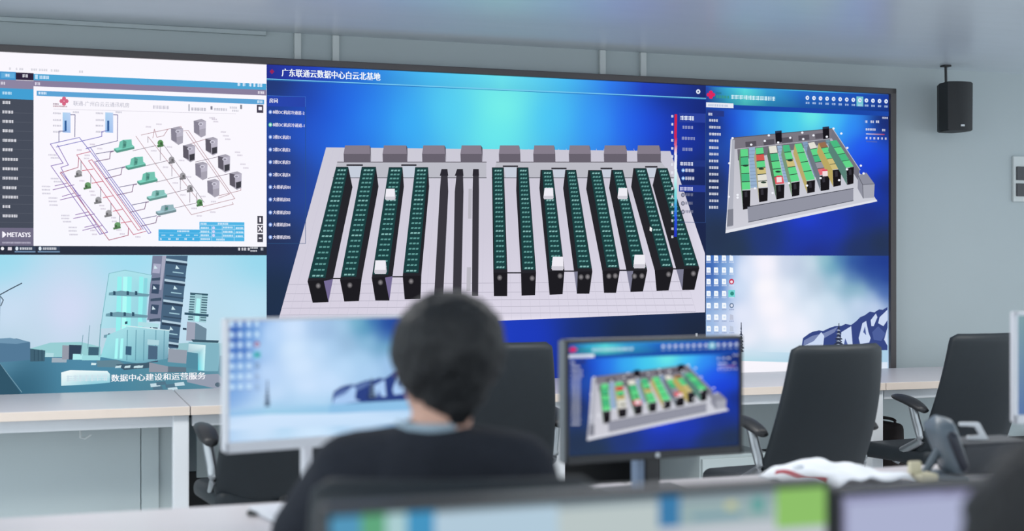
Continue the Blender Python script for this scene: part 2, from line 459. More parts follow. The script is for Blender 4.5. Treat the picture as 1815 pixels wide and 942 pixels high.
    for x in (125, 180, 232, 288, 342):
        a = d((x, 845), (x+12, 845)); cv.scrib(a[0][0], a[1][0]+1, a[0][1], 3.2, (240, 250, 255))
        a = d((x+10, 820), (x+36, 820)); cv.scrib(a[0][0], a[1][0], a[0][1], 2.6, (190, 228, 248))
    for y in (770, 795, 820): a = d((482, y))[0]; cv.disc(a[0], a[1], 2.6, 2.6, (206, 214, 250))
    # task bar
    cv.R(X0, yl(X0, 0, 436), 472, yl(X0, 0, 452), (44, 50, 66))
    cv.disc(4.5, 441, 3, 3, (240, 240, 245)); cv.R(14, 438.5, 21, 444, (222, 216, 226))
    for x, L2 in ((27, 36), (68, 38)):
        cv.R(x-1, 437, x+L2, 448, (58, 70, 92)); cv.R(x-1, 446, x+L2, 447.6, (128, 160, 196))
        cv.disc(x+3, 441, 2.6, 3.4, (222, 234, 244)); cv.scrib(x+8, x+L2-6, 441, 4, (226, 230, 238))
    for x in (421, 427, 432, 438): cv.scrib(x, x+4.5, 442, 5, (230, 230, 238))
    cv.scrib(443, 456, 440, 3, (225, 228, 236)); cv.scrib(443, 456, 445, 3, (225, 228, 236)); cv.scrib(461, 467, 442, 5, (200, 206, 216))

def draw_city(cv):
    f = idw([(0, 455, (156, 220, 240)), (240, 455, (162, 222, 242)), (470, 455, (150, 216, 238)), (20, 560, (206, 224, 246)), (120, 550, (214, 220, 246)), (300, 550, (200, 226, 246)), (440, 560, (190, 226, 246)),
             (40, 590, (196, 218, 236)), (200, 600, (186, 214, 228)), (400, 600, (196, 226, 240)), (20, 618, (176, 206, 222)), (400, 630, (170, 206, 220))], 1.6, 300)
    g = idw([(0, 640, (88, 138, 164)), (150, 645, (82, 138, 168)), (300, 645, (92, 150, 170)), (440, 640, (110, 158, 176)), (30, 690, (52, 98, 122)), (160, 690, (70, 132, 158)), (300, 690, (80, 130, 150)), (440, 690, (96, 138, 156))], 1.6, 200)
    cv.bg(lambda x, y: f(x, y) if y < 628 else g(x, y), sL, sA, ZB, ZM, 70, 60)
    def e(*p): return [(a/3.365, 440+b/3.365) for a, b in p]
    # hills of the far shore
    cv.poly(e((180, 600), (300, 565), (480, 560), (600, 590), (600, 650), (180, 650)), (152, 206, 212))
    cv.poly(e((1050, 570), (1250, 560), (1500, 590), (1500, 640), (1050, 640)), (150, 196, 206))
    cv.poly(e((-800, 560), (0, 545), (100, 540), (180, 562), (180, 668), (0, 682), (-800, 700)), (84, 122, 152))
    cv.poly(e((-800, 548), (0, 540), (60, 536), (180, 560), (100, 572), (0, 568), (-800, 580)), (112, 150, 178))
    cv.poly(e((180, 600), (270, 612), (266, 676), (180, 678)), (66, 98, 116))
    for x in (205, 228, 250): cv.line(e((x, 608), (x, 672)), 1.2, (48, 76, 94))
    for x, y, a, b, col in ((272, 625, 50, 25, (180, 220, 228)), (310, 655, 90, 28, (160, 176, 190)), (372, 580, 45, 85, (150, 156, 170)), (412, 578, 75, 88, (52, 70, 92)), (435, 632, 60, 35, (178, 236, 240)), (528, 590, 62, 50, (64, 100, 120)), (490, 640, 110, 30, (160, 220, 226)), (545, 685, 30, 14, (214, 236, 240))):
        cv.poly(e((x, y), (x+a, y+2), (x+a-4, y+b), (x-2, y+b)), col)
    for x0, y0, y1 in ((535, 462, 600), (600, 455, 640), (495, 520, 640)): cv.line(e((x0, y0), (x0-12, y1)), 1.1, (120, 160, 176))
    # high tower
    cv.poly(e((910, 45), (990, 45), (960, 440), (878, 430)), (122, 130, 156))
    cv.poly(e((990, 45), (1120, 45), (1062, 600), (945, 600), (958, 440)), (74, 102, 128))
    for k in range(5):
        y = 62+k*122
        cv.poly(e((905-k*7, y+118), (970-k*7, y+112), (969-k*7, y+130), (904-k*7, y+134)), (66, 84, 106))
        cv.poly(e((990-k*8, y), (1118-k*13, y+18), (1117-k*13, y+30), (989-k*8, y+14)), (180, 206, 222))
        cv.poly(e((990-k*8, y+14), (1117-k*13, y+30), (1116-k*13, y+44), (989-k*8, y+30)), (48, 66, 88))
        cv.poly(e((1052-k*12, y+40), (1070-k*12, y+62), (1046-k*12, y+62)), (206, 232, 240))
        cv.poly(e((1030-k*10, y+78), (1095-k*12, y+86), (1094-k*12, y+92), (1029-k*10, y+84)), (168, 206, 220))
        cv.poly(e((990-k*8, y+98), (1108-k*13, y+112), (1107-k*13, y+120), (989-k*8, y+106)), (58, 80, 102))
        if k < 4:
            cv.poly(e((915-k*6, y+30), (960-k*6, y+34), (952-k*6, y+90), (908-k*6, y+86)), (60, 78, 104) if k else (170, 172, 198))
            cv.poly(e((922-k*6, y+40), (940-k*6, y+60), (918-k*6, y+62)), (210, 230, 240))
    cv.poly(e((968, 45), (992, 45), (962, 250), (950, 250)), (168, 170, 192))
    # glazed building beside it
    GB = e((650, 152), (745, 132), (905, 162), (880, 300), (872, 470), (600, 480), (618, 330))
    cv.poly(GB, [(172, 226, 236)]*3+[(150, 214, 226)]*2+[(176, 222, 236)]*2)
    for x in (700, 735, 760, 830): cv.poly(e((x, 170), (x+26, 172), (x+14, 640), (x-14, 640)), (150, 240, 240) if x != 735 else (176, 252, 248))
    cv.poly(e((860, 180), (880, 180), (865, 430), (846, 430)), (140, 214, 224))
    for y, dx in ((262, 0), (388, 18), (515, 30)):
        cv.poly(e((650-dx, y+4), (720-dx, y-8), (892-dx/2, y+14), (885-dx/2, y+28), (760-dx, y+26), (648-dx, y+20)), (112, 156, 172))
        for x in (675, 755, 805): cv.poly(e((x-dx, y-6), (x+14-dx, y-4), (x+14-dx, y+18), (x-dx, y+18)), (50, 82, 104))
    cv.line(e((650, 152), (600, 480), (590, 650)), 1, (120, 178, 190)); cv.line(e((650, 152), (745, 132), (905, 162)), 1, (130, 186, 196))
    # glass podium
    cv.poly(e((640, 520), (760, 470), (1010, 492), (1000, 660), (830, 690), (600, 650)), [(160, 220, 230), (166, 220, 230), (160, 206, 220), (116, 164, 184), (112, 170, 190), (150, 220, 228)])
    for x in (690, 720): cv.poly(e((x, 540), (x+16, 538), (x+10, 660), (x-8, 660)), (170, 250, 248))
    for x in (760, 812, 860, 930, 980): cv.line(e((x, 490), (x-4, 670)), 1.3, (96, 150, 168))
    cv.poly(e((745, 440), (760, 436), (760, 452), (745, 456)), (48, 80, 100)); cv.poly(e((825, 440), (950, 452), (945, 475), (822, 466)), (178, 222, 230))
    cv.line(e((730, 462), (1010, 492)), 1.6, (210, 236, 240))
    cv.poly(e((880, 545), (950, 550), (946, 580), (878, 576)), (176, 214, 224)); cv.poly(e((885, 580), (940, 586), (938, 664), (882, 664)), (76, 104, 130))
    cv.poly(e((750, 585), (785, 588), (783, 640), (748, 636)), (60, 98, 124))
    # striped tower with its ring
    cv.poly(e((1135, 268), (1238, 275), (1228, 445), (1120, 435)), (160, 202, 212))
    for k in range(11): cv.line(e((1136-k*1.4, 276+k*15), (1162-k*1.4, 277+k*15)), 1.9, (58, 92, 108), False)
    for k in range(11): cv.line(e((1206-k*1, 279+k*15), (1237-k*1, 281+k*15)), 1.9, (58, 92, 108), False)
    cv.up()
    cv.line(e((1136, 270), (1238, 277)), 2.4, (56, 90, 106)); cv.poly(e((1172, 300), (1196, 302), (1186, 440), (1160, 438)), (180, 244, 246))
    cv.poly(e((1100, 384), (1244, 396), (1242, 410), (1100, 398)), (52, 84, 104))
    cv.poly(e((1115, 440), (1165, 445), (1165, 556), (1110, 552)), (160, 166, 184)); cv.poly(e((1165, 445), (1232, 482), (1228, 556), (1160, 556)), (112, 138, 156))
    cv.poly(e((1090, 476), (1112, 478), (1112, 490), (1090, 488)), (48, 70, 90))
    # boxes in the foreground
    cv.poly(e((1125, 560), (1308, 570), (1310, 640), (1300, 735), (1220, 735), (1115, 640)), (130, 180, 196))
    cv.poly(e((1125, 570), (1226, 580), (1218, 732), (1180, 730), (1178, 640), (1120, 620)), [(196, 226, 234), (220, 246, 250), (190, 250, 252), (90, 210, 226), (120, 190, 206), (170, 200, 212)])
    cv.poly(e((1140, 545), (1305, 552), (1300, 566), (1150, 560)), (60, 88, 104))
    cv.poly(e((1005, 600), (1115, 610), (1110, 690), (1000, 680)), (150, 158, 172)); cv.poly(e((1115, 620), (1180, 628), (1180, 725), (1110, 715)), (84, 138, 160))
    cv.poly(e((575, 672), (700, 668), (740, 690), (700, 712), (580, 710)), (100, 134, 150))
    cv.poly(e((690, 695), (760, 690), (890, 684), (890, 715), (740, 728)), (66, 92, 110))
    for x in (690, 745, 800, 820): cv.poly(e((x, 704), (x+34, 700), (x+30, 714), (x-4, 716)), (196, 222, 230))
    cv.poly(e((890, 682), (1002, 706), (1000, 742), (888, 740)), (146, 152, 166)); cv.poly(e((1002, 706), (1110, 712), (1110, 740), (1000, 742)), (98, 118, 134))
    cv.poly(e((1115, 760), (1300, 750), (1335, 790), (1335, 850), (1115, 800)), (150, 158, 176)); cv.disc(1298/3.365, 440+815/3.365, 5, 4, (88, 108, 124))
    for x, y in ((895, 810), (930, 800), (985, 815), (1040, 805), (1000, 835), (910, 830)): cv.poly(e((x, y), (x+55, y-6), (x+62, y+14), (x+4, y+20)), (196, 220, 230) if (x+y) % 2 else (84, 118, 138))
    # lit white block and the caption over it
    cv.poly(e((365, 742), (420, 728), (640, 734), (656, 752), (656, 802), (560, 812), (365, 822)), [(238, 250, 252), (246, 254, 254), (236, 250, 252), (206, 236, 242), (150, 210, 224), (140, 206, 222), (206, 236, 242)])
    cv.line(e((0, 690), (130, 860)), 1.2, (120, 158, 176)); cv.poly(e((-800, 690), (0, 690), (120, 860), (120, 900), (-800, 900)), (50, 86, 106))
    cv.scrib(118, 192, 671.5, 11, (206, 226, 236))
    cv.text('数据中心建设和运营服务', 197, 677, 364, 12.5, (248, 250, 254), 0.018)
    # wind turbine
    cv.line(e((-20, 290), (60, 246), (130, 210)), 1.8, (48, 60, 78)); cv.line(e((0, 285), (20, 310), (5, 345)), 1.6, (60, 72, 88)); cv.line(e((0, 280), (-10, 640)), 2.2, (120, 150, 170))

def draw_hall(cv):
    f = idw([(890, 190, (130, 255, 232)), (880, 240, (108, 238, 238)), (890, 140, (112, 232, 236)), (800, 200, (86, 210, 246)), (720, 220, (60, 180, 252)), (650, 210, (48, 146, 250)), (610, 190, (36, 106, 238)), (575, 200, (34, 84, 218)),
             (545, 180, (36, 62, 160)), (490, 150, (36, 50, 96)), (500, 300, (44, 52, 92)), (555, 250, (40, 86, 214)), (600, 250, (40, 120, 246)), (480, 420, (42, 52, 86)), (540, 330, (40, 70, 160)),
             (980, 210, (74, 200, 250)), (1060, 220, (58, 160, 255)), (1120, 220, (40, 106, 252)), (1160, 220, (32, 72, 232)), (1200, 240, (28, 50, 176)), (1240, 200, (24, 36, 100)), (1240, 320, (26, 36, 84)), (1190, 170, (26, 44, 120)), (1240, 420, (30, 40, 66)), (1215, 420, (30, 38, 80)),
             (485, 520, (34, 50, 72)), (480, 600, (30, 44, 66)), (600, 600, (30, 52, 110)), (700, 620, (30, 60, 190)), (850, 610, (32, 62, 206)), (950, 600, (30, 60, 196)), (1040, 600, (28, 48, 110)), (1100, 600, (32, 44, 66)), (1240, 600, (32, 42, 62)), (950, 700, (28, 48, 150))], 1.7, 500)
    cv.bg(f, sA, sB, ZB, ZT, 110, 90)
    # title bar
    fr = [(473, 113), (560, 117), (640, 121), (760, 127), (890, 134), (1000, 140), (1080, 144), (1140, 147), (1251, 153)]
    cb = [(40, 52, 150), (40, 70, 190), (42, 120, 226), (76, 190, 244), (108, 226, 240), (76, 190, 244), (50, 126, 240), (38, 70, 196), (30, 44, 110)]
    for k in range(8):
        (xa, ya), (xb, yb) = fr[k], fr[k+1]
        cv.poly([(xa, ya), (xb, yb), (xb, yl(xb, 473, 140)), (xa, yl(xa, 473, 140))], [cb[k], cb[k+1], tuple(v*0.95 for v in cb[k+1]), tuple(v*0.95 for v in cb[k])], False)
    cv.up()
    cv.line([(473, 140), (1251, yl(1251, 473, 140))], 1.6, (120, 200, 238)); cv.line([(473, 142), (1251, yl(1251, 473, 142))], 0.9, (40, 110, 180))
    unicom(cv, 482, 127, 4, (150, 40, 90))
    cv.text('广东联通云数据中心白云北基地', 499.5, 135.5, 674, 14.0, (246, 252, 255), 0.02)
    cv.disc(1237.5, 162.5, 3.8, 4.2, (226, 232, 246)); cv.disc(1237.5, 162.5, 1.4, 1.6, (60, 70, 120))
    # floor slab
    slab = [(578, 261.5), (1188, 268), (1249.5, 450), (1249.5, 554), (885, 569), (494, 566)]
    cv.poly(slab, [(206, 204, 216), (200, 198, 212), (224, 220, 236), (222, 218, 234), (232, 226, 240), (216, 210, 226)])
    def fl(u, v):                               # point on the slab, u across and v to the back
        xa, xb = 494+(578-494)*v, 1290+(1188-1290)*v
        return (xa+(xb-xa)*u, 565-(565-263)*v-13*max(0, u-0.45)*(1-v))
    vs = [0.02, 0.06, 0.1, 0.145, 0.2, 0.26, 0.33, 0.41, 0.5, 0.6, 0.7, 0.8, 0.9]
    for v in vs[:5]: cv.line([fl(0, v), fl(0.93, v)], 0.8, (176, 172, 188), False)
    for k in range(1, 46):
        xb_, xt_ = 494+k*17.2, 578+k*13.3
        if xb_ < 1249: cv.line([(xb_, 566 if xb_ < 880 else 567.5-(xb_-885)*0.041), (xt_, 264)], 0.6, (204, 200, 216), False)
    cv.up()
    # low cross walls and the nine units on them
    for (xa, xb, xc, xd) in ((598, 862, 862, 590), (880, 1172, 1194, 872)):
        cv.poly([(xa, 287.5), (xb, 287.5), (xc, 315.5), (xd, 315.5)], (188, 188, 198))
        cv.line([(xa, 287.5), (xb, 287.5)], 1.6, (104, 100, 110)); cv.line([(xd, 315.5), (xc, 315.5)], 1.4, (96, 96, 106))
    for (xa, xb) in ((609, 656), (678, 721), (748, 789), (816, 854), (884, 922), (945, 984), (1008, 1047), (1070, 1111), (1129, 1171)):
        k = (xa+xb-1780)/1780*10
        cv.poly([(xa+2-k*0.2, 258), (xb-2-k*0.4, 258), (xb, 273), (xa, 273)], (134, 126, 140)); cv.poly([(xa, 273), (xb, 273), (xb+k*-0.2+0.5, 287.5), (xa+0.5, 287.5)], (104, 98, 110))
        cv.poly([(xb-2-k*0.4, 258), (xb, 273), (xb+1.5 if k < 0 else xb, 287), (xb-1+(2 if k < 0 else 0), 262)], (84, 80, 92))
    # link bars between paired rows
    for xa, xb, yy, y2, s in ((616, 641, 293, 494, (590, 603)), (713, 736, 293, 491, (695, 714)), (893, 916, 295, 484, (899, 923)), (979, 1002, 299, 481, (1000, 1017)), (1066, 1083, 299, 479.5, (1098, 1110)), (1145, 1163, 296, 477, (1193, 1198))):
        cv.poly([(xa, yy), (xb, yy), (xb-1, 315), (xa+3, 315)], (198, 206, 220)); cv.poly([(xa-2, yy-1.5), (xb+2, yy-1.5), (xb+2, yy+1.5), (xa-2, yy+1.5)], (56, 54, 62))
        cv.poly([(s[0]-1, y2-1.2), (s[1]+1, y2-1.2), (s[1]+1, y2+1.2), (s[0]-1, y2+1.2)], (36, 36, 44))
    # rack rows: back-left, back-right, bulge(+side), front-left, front-right, foot-left, foot-right
    racks = [((595.6, 296), (617, 296), (624.6, 332), 1, (545, 499), (590, 495), (554, 537), (582, 536)),
             ((641, 296), (666, 296), (670.7, 331), 1, (602.5, 497), (641, 494), (610, 535), (636, 534)),
             ((689, 296.6), (713, 296.6), (715.7, 331), 1, (658.6, 493), (695.5, 490), (665, 533), (690, 533)),
             ((735.6, 296.6), (758.5, 296.6), (760.4, 331), 1, (713.4, 490), (746.5, 489), (717, 531), (745, 530)),
             ((871.5, 297), (892.6, 297), None, 0, (874, 483.6), (899, 483.6), (875, 525.5), (898.6, 525.5)),
             ((915.5, 297), (936, 297), (914.5, 337), -1, (923, 485), (949.7, 483.6), (924, 524.5), (948, 523.6)),
             ((957.6, 301.5), (979, 301.5), (955.6, 334), -1, (970, 482), (1000, 479.5), (973.7, 523), (996.7, 522)),
             ((1001.5, 301.5), (1020.6, 301.5), (997.6, 334), -1, (1017, 482), (1049.4, 481), (1022, 521), (1044, 521)),
             ((1042, 302), (1066, 302), (1038.4, 335), -1, (1067, 481), (1098, 479.4), (1070, 519.5), (1091.4, 519.5)),
             ((1083, 301.5), (1103.4, 301.5), (1079, 333.6), -1, (1110, 481), (1146.6, 479.5), (1116.8, 518), (1139, 517)),
             ((1122, 298.4), (1145, 298.4), (1118, 331.5), -1, (1159.6, 479.4), (1193, 476.7), (1163, 516), (1184.4, 515.3)),
             ((1163, 298.4), (1182.4, 298.4), (1156, 329), -1, (1198, 478), (1238.8, 475.3), (1208.5, 514.5), (1230, 514))]
    for n, (bl, br, bu, sd, fl_, fr_, gl, gr) in enumerate(racks):
        side = (38, 38, 44)
        if sd == 1: out = [bl, br, bu, fr_, gr, gl, fl_]
        elif sd == -1: out = [bl, br, fr_, gr, gl, fl_, bu]
        else: out = [bl, br, fr_, gr, gl, fl_]
        cv.poly(out, side)
        # labelled top
        wf = fr_[0]-fl_[0]; wb = br[0]-bl[0]
        if sd == 1: fa, fb = fl_[0]+wf*0.04, fl_[0]+wf*(0.70 if n == 0 else 0.74 if n == 1 else 0.78 if n == 2 else 0.84); ba, bb = bl[0], br[0]
        elif sd == -1:
            q = min(0.36, 0.05*(n-4)+0.05); fa, fb = fl_[0]+wf*q, fr_[0]-wf*0.05; ba, bb = bl[0]+wb*0.12, br[0]-1
        else: fa, fb, ba, bb = fl_[0]+2, fr_[0]-2, bl[0]+1.5, br[0]-1.5
        yb_, yf_ = bl[1]+1, fl_[1]-6
        cv.poly([(ba, yb_), (bb, yb_), (fb, yf_), (fa, yf_)], (28, 64, 66))
        rows = 22
        for k in range(rows):
            t0 = (k+0.5)/rows; t = t0*(0.8+0.2*t0)
            y = yb_+(yf_-yb_)*t+1.5; xa = ba+(fa-ba)*t; xb = bb+(fb-bb)*t; wd = xb-xa
            for (o0, o1) in ((0.16, 0.34), (0.40, 0.60), (0.66, 0.82)):
                cv.poly([(xa+wd*o0+1, y-1.5), (xa+wd*o1+1, y-1.5), (xa+wd*o1, y+1.4), (xa+wd*o0, y+1.4)], (98, 156, 152) if k % 7 else (132, 184, 180), False)
        cv.up()
        # front
        cv.poly([(fl_[0], fl_[1]), (fr_[0], fr_[1]), gr, gl], (30, 29, 34))
        mid = ((fl_[0]*0.55+fr_[0]*0.45), fl_[1]+9)
        if sd == 1 and n != 1 and n != 3:
            cv.poly([(fr_[0]-wf*0.36, fl_[1]-0.5), (fr_[0], fr_[1]), gr], (118, 108, 150))
            mid = (fl_[0]+wf*0.42, fl_[1]+8)
        elif sd == -1 and n in (7, 9, 11): cv.poly([fl_, (fl_[0]+wf*(0.32 if n > 8 else 0.2), fl_[1]-0.5), gl], (124, 124, 146))
        if sd == -1: mid = (fr_[0]-wf*0.26, fr_[1]+10)
        cv.blob(mid[0], mid[1], 5, 5.5, (150, 146, 150), (38, 37, 42))
        if n in (7, 8, 9): cv.blob(mid[0]-wf*0.36, mid[1]+0.5, 5, 5.5, (150, 146, 150), (38, 37, 42))
    # slim bars and pale columns in the middle
    for top, mid, bot in (((782, 792.5), (779, 794), (769, 785)), ((809.6, 820), (805.5, 821), (802, 817)), ((838, 848), (837, 848.5), (836, 847))):
        cv.poly([(top[0], 300), (top[1], 300), (mid[1], 340), (bot[1], 525), (bot[0], 525), (mid[0], 340)], (58, 56, 64)); cv.poly([(top[0], 300), (top[1], 300), (mid[1], 312), (mid[0], 312)], (44, 42, 50))
    for xa, xb, ya, yb_ in ((829, 836, 335, 388), (826, 834.5, 474, 516)): cv.poly([(xa+1, ya), (xb, ya), (xb-1, yb_), (xa, yb_)], (186, 184, 194))
    for xa, ya in ((665, 462), (684, 335), (964.5, 333.5), (1095.7, 333.5), (979, 455.5), (1124, 452)):
        sz = 1.0 if ya < 400 else 1.2; o = (xa-880)/300.0
        cv.poly([(xa, ya), (xa+15*sz, ya), (xa+16*sz, ya+18*sz), (xa-1*sz-1, ya+18*sz)], (238, 236, 244)); cv.poly([(xa-1*sz-1, ya+14*sz), (xa+16*sz, ya+14*sz), (xa+15*sz, ya+20*sz), (xa-1, ya+20*sz)], (206, 204, 214))
        if o < 0: cv.poly([(xa+15*sz, ya), (xa+17*sz, ya+16*sz), (xa+15.4*sz, ya+20*sz)], (180, 178, 190))
    cv.poly([(1151, 402), (1155, 405), (1154, 411), (1150.5, 409)], (250, 250, 250))
    # list at the left
    cv.poly([(473.5, 170), (541, 172), (541, 190), (473.5, 189)], (42, 70, 172)); cv.line([(473.5, 170), (541, 172), (541, 190)], 0.9, (62, 110, 200)); cv.text('房间', 477, 182.5, 492, 8, (238, 240, 252), 0.01)
    rows = (199, 221.5, 243.3, 265.6, 287.7, 310, 332, 354, 377, 398.7, 420.8)
    tx = ('8楼DC机房冷通道-2', '8楼DC机房冷通道-1', '2楼DC机房1', '2楼DC机房2', '2楼DC机房3', '2楼DC机房4', '大楼机房01', '大楼机房02', '大楼机房03', '大楼机房04', '大楼机房05')
    for k, y in enumerate(rows):
        cv.disc(478.8, y, 3.2, 3.6, (130, 160, 230) if k != 1 else (110, 220, 160)); cv.disc(478.8, y, 1.7, 2, (226, 236, 255))
        cv.text(tx[k], 483.5, y+3.2, 539 if k < 2 else 514, 6.8, (232, 228, 244), 0.01)
    cv.line([(541, 190), (541, 432), (474, 432)], 0.8, (46, 84, 130))
    # colour scale and panel at the right
    sc = [(203, (214, 40, 70)), (245, (206, 40, 90)), (258, (226, 110, 140)), (275, (240, 236, 246)), (300, (238, 244, 250)), (330, (160, 232, 232)), (350, (110, 214, 220)), (366, (60, 150, 220)), (385, (46, 86, 226)), (420, (34, 48, 190))]
    for (ya, ca), (yb_, cb_) in zip(sc[:-1], sc[1:]): cv.poly([(1194.5, ya), (1199, ya), (1198.4, yb_), (1193.6, yb_)], [ca, ca, cb_, cb_], False)
    cv.up()
    for k in range(16): cv.scrib(1188.5, 1192.5, 206.5+k*14.25, 4.5, (236, 240, 250))
    cv.poly([(1202, 200.5), (1249, 202), (1249, 218), (1202, 217)], (44, 66, 158)); cv.scrib(1204.5, 1228, 209.5, 7.5, (220, 228, 246))
    for y, a, b in ((226, 1208, 1227), (245.5, 1207, 1230), (265, 1208, 1226)): cv.scrib(a, b, y, 5.5, (150, 158, 200))
    cv.poly([(1202, 284), (1249, 285), (1249, 296), (1202, 295)], (36, 56, 130))
    cv.scrib(1204, 1227, 290.5, 6.5, (216, 222, 242))
    for y in (302.5, 316.5): cv.disc(1209.5, y, 3, 3.4, (120, 170, 236)); cv.disc(1209.5, y, 1.4, 1.6, (230, 244, 255)); cv.scrib(1213, 1230, y, 6, (214, 218, 236))
    cv.poly([(1202, 328), (1249, 329), (1249, 341), (1202, 340)], (40, 60, 150)); cv.scrib(1204, 1226, 335, 6.5, (206, 210, 244))
    for y in (346, 361, 376):
        cv.disc(1209, y, 3.2, 3.8, (36, 42, 66)); cv.disc(1209, y, 2.2, 2.7, (168, 170, 190) if y > 346 else (150, 154, 180))
        cv.scrib(1213, 1227, y-0.5, 5, (120, 124, 150))
    cv.line([(1249, 202), (1249, 395), (1204, 394)], 0.8, (50, 76, 130))
    cv.scrib(1231, 1235, 594, 6, (200, 206, 216))

def draw_app(cv):
    f = idw([(1440, 205, (116, 246, 232)), (1400, 215, (70, 206, 240)), (1360, 215, (58, 176, 246)), (1320, 215, (44, 126, 244)), (1295, 215, (32, 76, 214)), (1270, 220, (30, 46, 110)), (1265, 320, (36, 50, 92)), (1272, 420, (40, 54, 80)),
             (1480, 215, (70, 196, 250)), (1510, 225, (48, 140, 250)), (1530, 260, (36, 90, 246)), (1545, 290, (30, 66, 220)), (1570, 220, (28, 40, 104)), (1570, 330, (30, 48, 120)), (1545, 340, (28, 60, 190)), (1560, 430, (40, 54, 80)), (1540, 380, (34, 52, 130)),
             (1430, 385, (36, 64, 214)), (1430, 425, (34, 58, 170)), (1360, 420, (38, 58, 120)), (1300, 440, (42, 58, 82)), (1480, 400, (34, 58, 180)), (1520, 440, (38, 54, 96)), (1440, 450, (36, 50, 130)), (1310, 300, (36, 70, 180))], 1.7, 120)
    cv.bg(f, sB, sR, ZM, ZT, 70, 60)
    def g(*p): return [(1230+a/3.038, 140+b/3.038) for a, b in p]
    # header
    hx = [1251.5, 1290, 1320, 1360, 1420, 1500, 1576]
    hc = [(40, 70, 170), (60, 176, 214), (90, 220, 224), (56, 160, 214), (40, 110, 204), (34, 88, 190), (30, 62, 160)]
    for k in range(6):
        a, b = hx[k], hx[k+1]
        cv.poly([(a, yl(a, 1251.5, 153.5)), (b, yl(b, 1251.5, 153.5)), (b, yl(b, 1251.5, 184)), (a, yl(a, 1251.5, 184))], [hc[k], hc[k+1], tuple(v*0.8 for v in hc[k+1]), tuple(v*0.8 for v in hc[k])], False)
    cv.up()
    cv.R(1251.5, 184, 1576, 192.5, (30, 72, 168))
    unicom(cv, 1260, 168, 7.5, (220, 40, 96))
    cv.scrib(1270, 1279, 165, 3, (40, 110, 120)); cv.scrib(1269, 1294, 171.5, 5, (60, 150, 130)); cv.scrib(1296, 1374, 172, 7.5, (206, 236, 246))
    cv.R(1251.5, 181.5, 1300, 190, (232, 236, 246)); cv.scrib(1255, 1290, 186.5, 4, (176, 192, 220))
    cv.R(1518, 171, 1530, 188.5, (120, 200, 214))
    for k in range(13):
        x = 1431+k*11.6; y = yl(x, 1431, 173.5)
        cv.disc(x, y, 3.2, 3.8, (226, 236, 250)); cv.poly([(x-1.2, y-1.2), (x+1.6, y-0.6), (x+0.5, y+2)], (60, 110, 200) if k != 2 else (190, 120, 200)); cv.scrib(x-3, x+3.4, y+9, 3.6, (180, 206, 240))
    # list
    cv.poly([(1253, 196), (1283, 197), (1283, 207), (1253, 206)], (40, 58, 134))
    cv.scrib(1255, 1262, 202.5, 5, (220, 226, 242))
    for k, y in enumerate((213.5, 225.6, 237.8, 249.6, 261.8, 273.3, 285.5, 297.3, 309, 321, 332.5, 344, 356.2, 367.8)):
        cv.scrib(1256.5, 1273+(4 if k in (1, 2) else 0), y, 4.6, (224, 228, 240))
    cv.scrib(1563, 1573, 209, 3.6, (210, 216, 236))
    for x in (1533, 1542.5, 1552): cv.scrib(x, x+5.5, 216, 4.4, (226, 230, 244))
    cv.scrib(1534, 1551, 229.5, 4, (220, 224, 238)); cv.scrib(1563, 1568, 231, 4, (220, 224, 238))
    cv.poly(g((925, 294), (1025, 297), (1025, 302), (925, 299)), [(226, 226, 236), (196, 40, 80), (196, 40, 80), (226, 226, 236)])
    for k in range(6): cv.scrib(1534+k*6.8, 1537+k*6.8, 245+k*0.2, 4, (230, 232, 244))
    cv.scrib(1535, 1554, 251, 2.6, (90, 104, 170))
    # model: floor, walls
    cv.poly(g((205, 320), (745, 270), (985, 660), (168, 832)), [(190, 190, 200), (170, 172, 184), (206, 208, 218), (206, 206, 216)])
    cv.poly(g((168, 832), (985, 660), (982, 650), (172, 815)), (226, 228, 236))
    cv.poly(g((205, 318), (745, 268), (750, 320), (218, 378)), (124, 120, 130)); cv.line(g((205, 318), (745, 268)), 1.3, (88, 86, 96))
    for x0, y0 in ((275, 340), (372, 330), (470, 318), (560, 306), (650, 296)): cv.poly(g((x0, y0), (x0+58, y0-6), (x0+60, y0+22), (x0+2, y0+28)), (88, 84, 94))
    cv.poly(g((232, 380), (730, 325), (735, 345), (235, 440)), (112, 110, 120))
    cv.poly(g((745, 268), (892, 490), (880, 545), (735, 312)), (116, 116, 128)); cv.line(g((745, 268), (892, 490)), 1.2, (190, 192, 206))
    cv.poly(g((195, 325), (218, 330), (212, 600), (205, 795), (172, 800), (186, 500)), (176, 178, 190)); cv.line(g((200, 325), (183, 640), (172, 800)), 1.2, (234, 236, 246))
    cv.poly(g((180, 705), (210, 700), (210, 790), (176, 795)), (128, 130, 142))
    for a, b in (((435, 282), (470, 278)), ((690, 260), (725, 256))):
        cv.poly(g(a, b, (b[0]+2, b[1]+62), (a[0]+4, a[1]+66)), (24, 22, 30)); cv.poly(g(a, b, (b[0]+1, b[1]+10), (a[0]+2, a[1]+12)), (46, 52, 74))
    GR, TN, LB, CR = (98, 214, 138), (206, 190, 126), (150, 176, 206), (226, 224, 214)
    GD = (74, 186, 130)
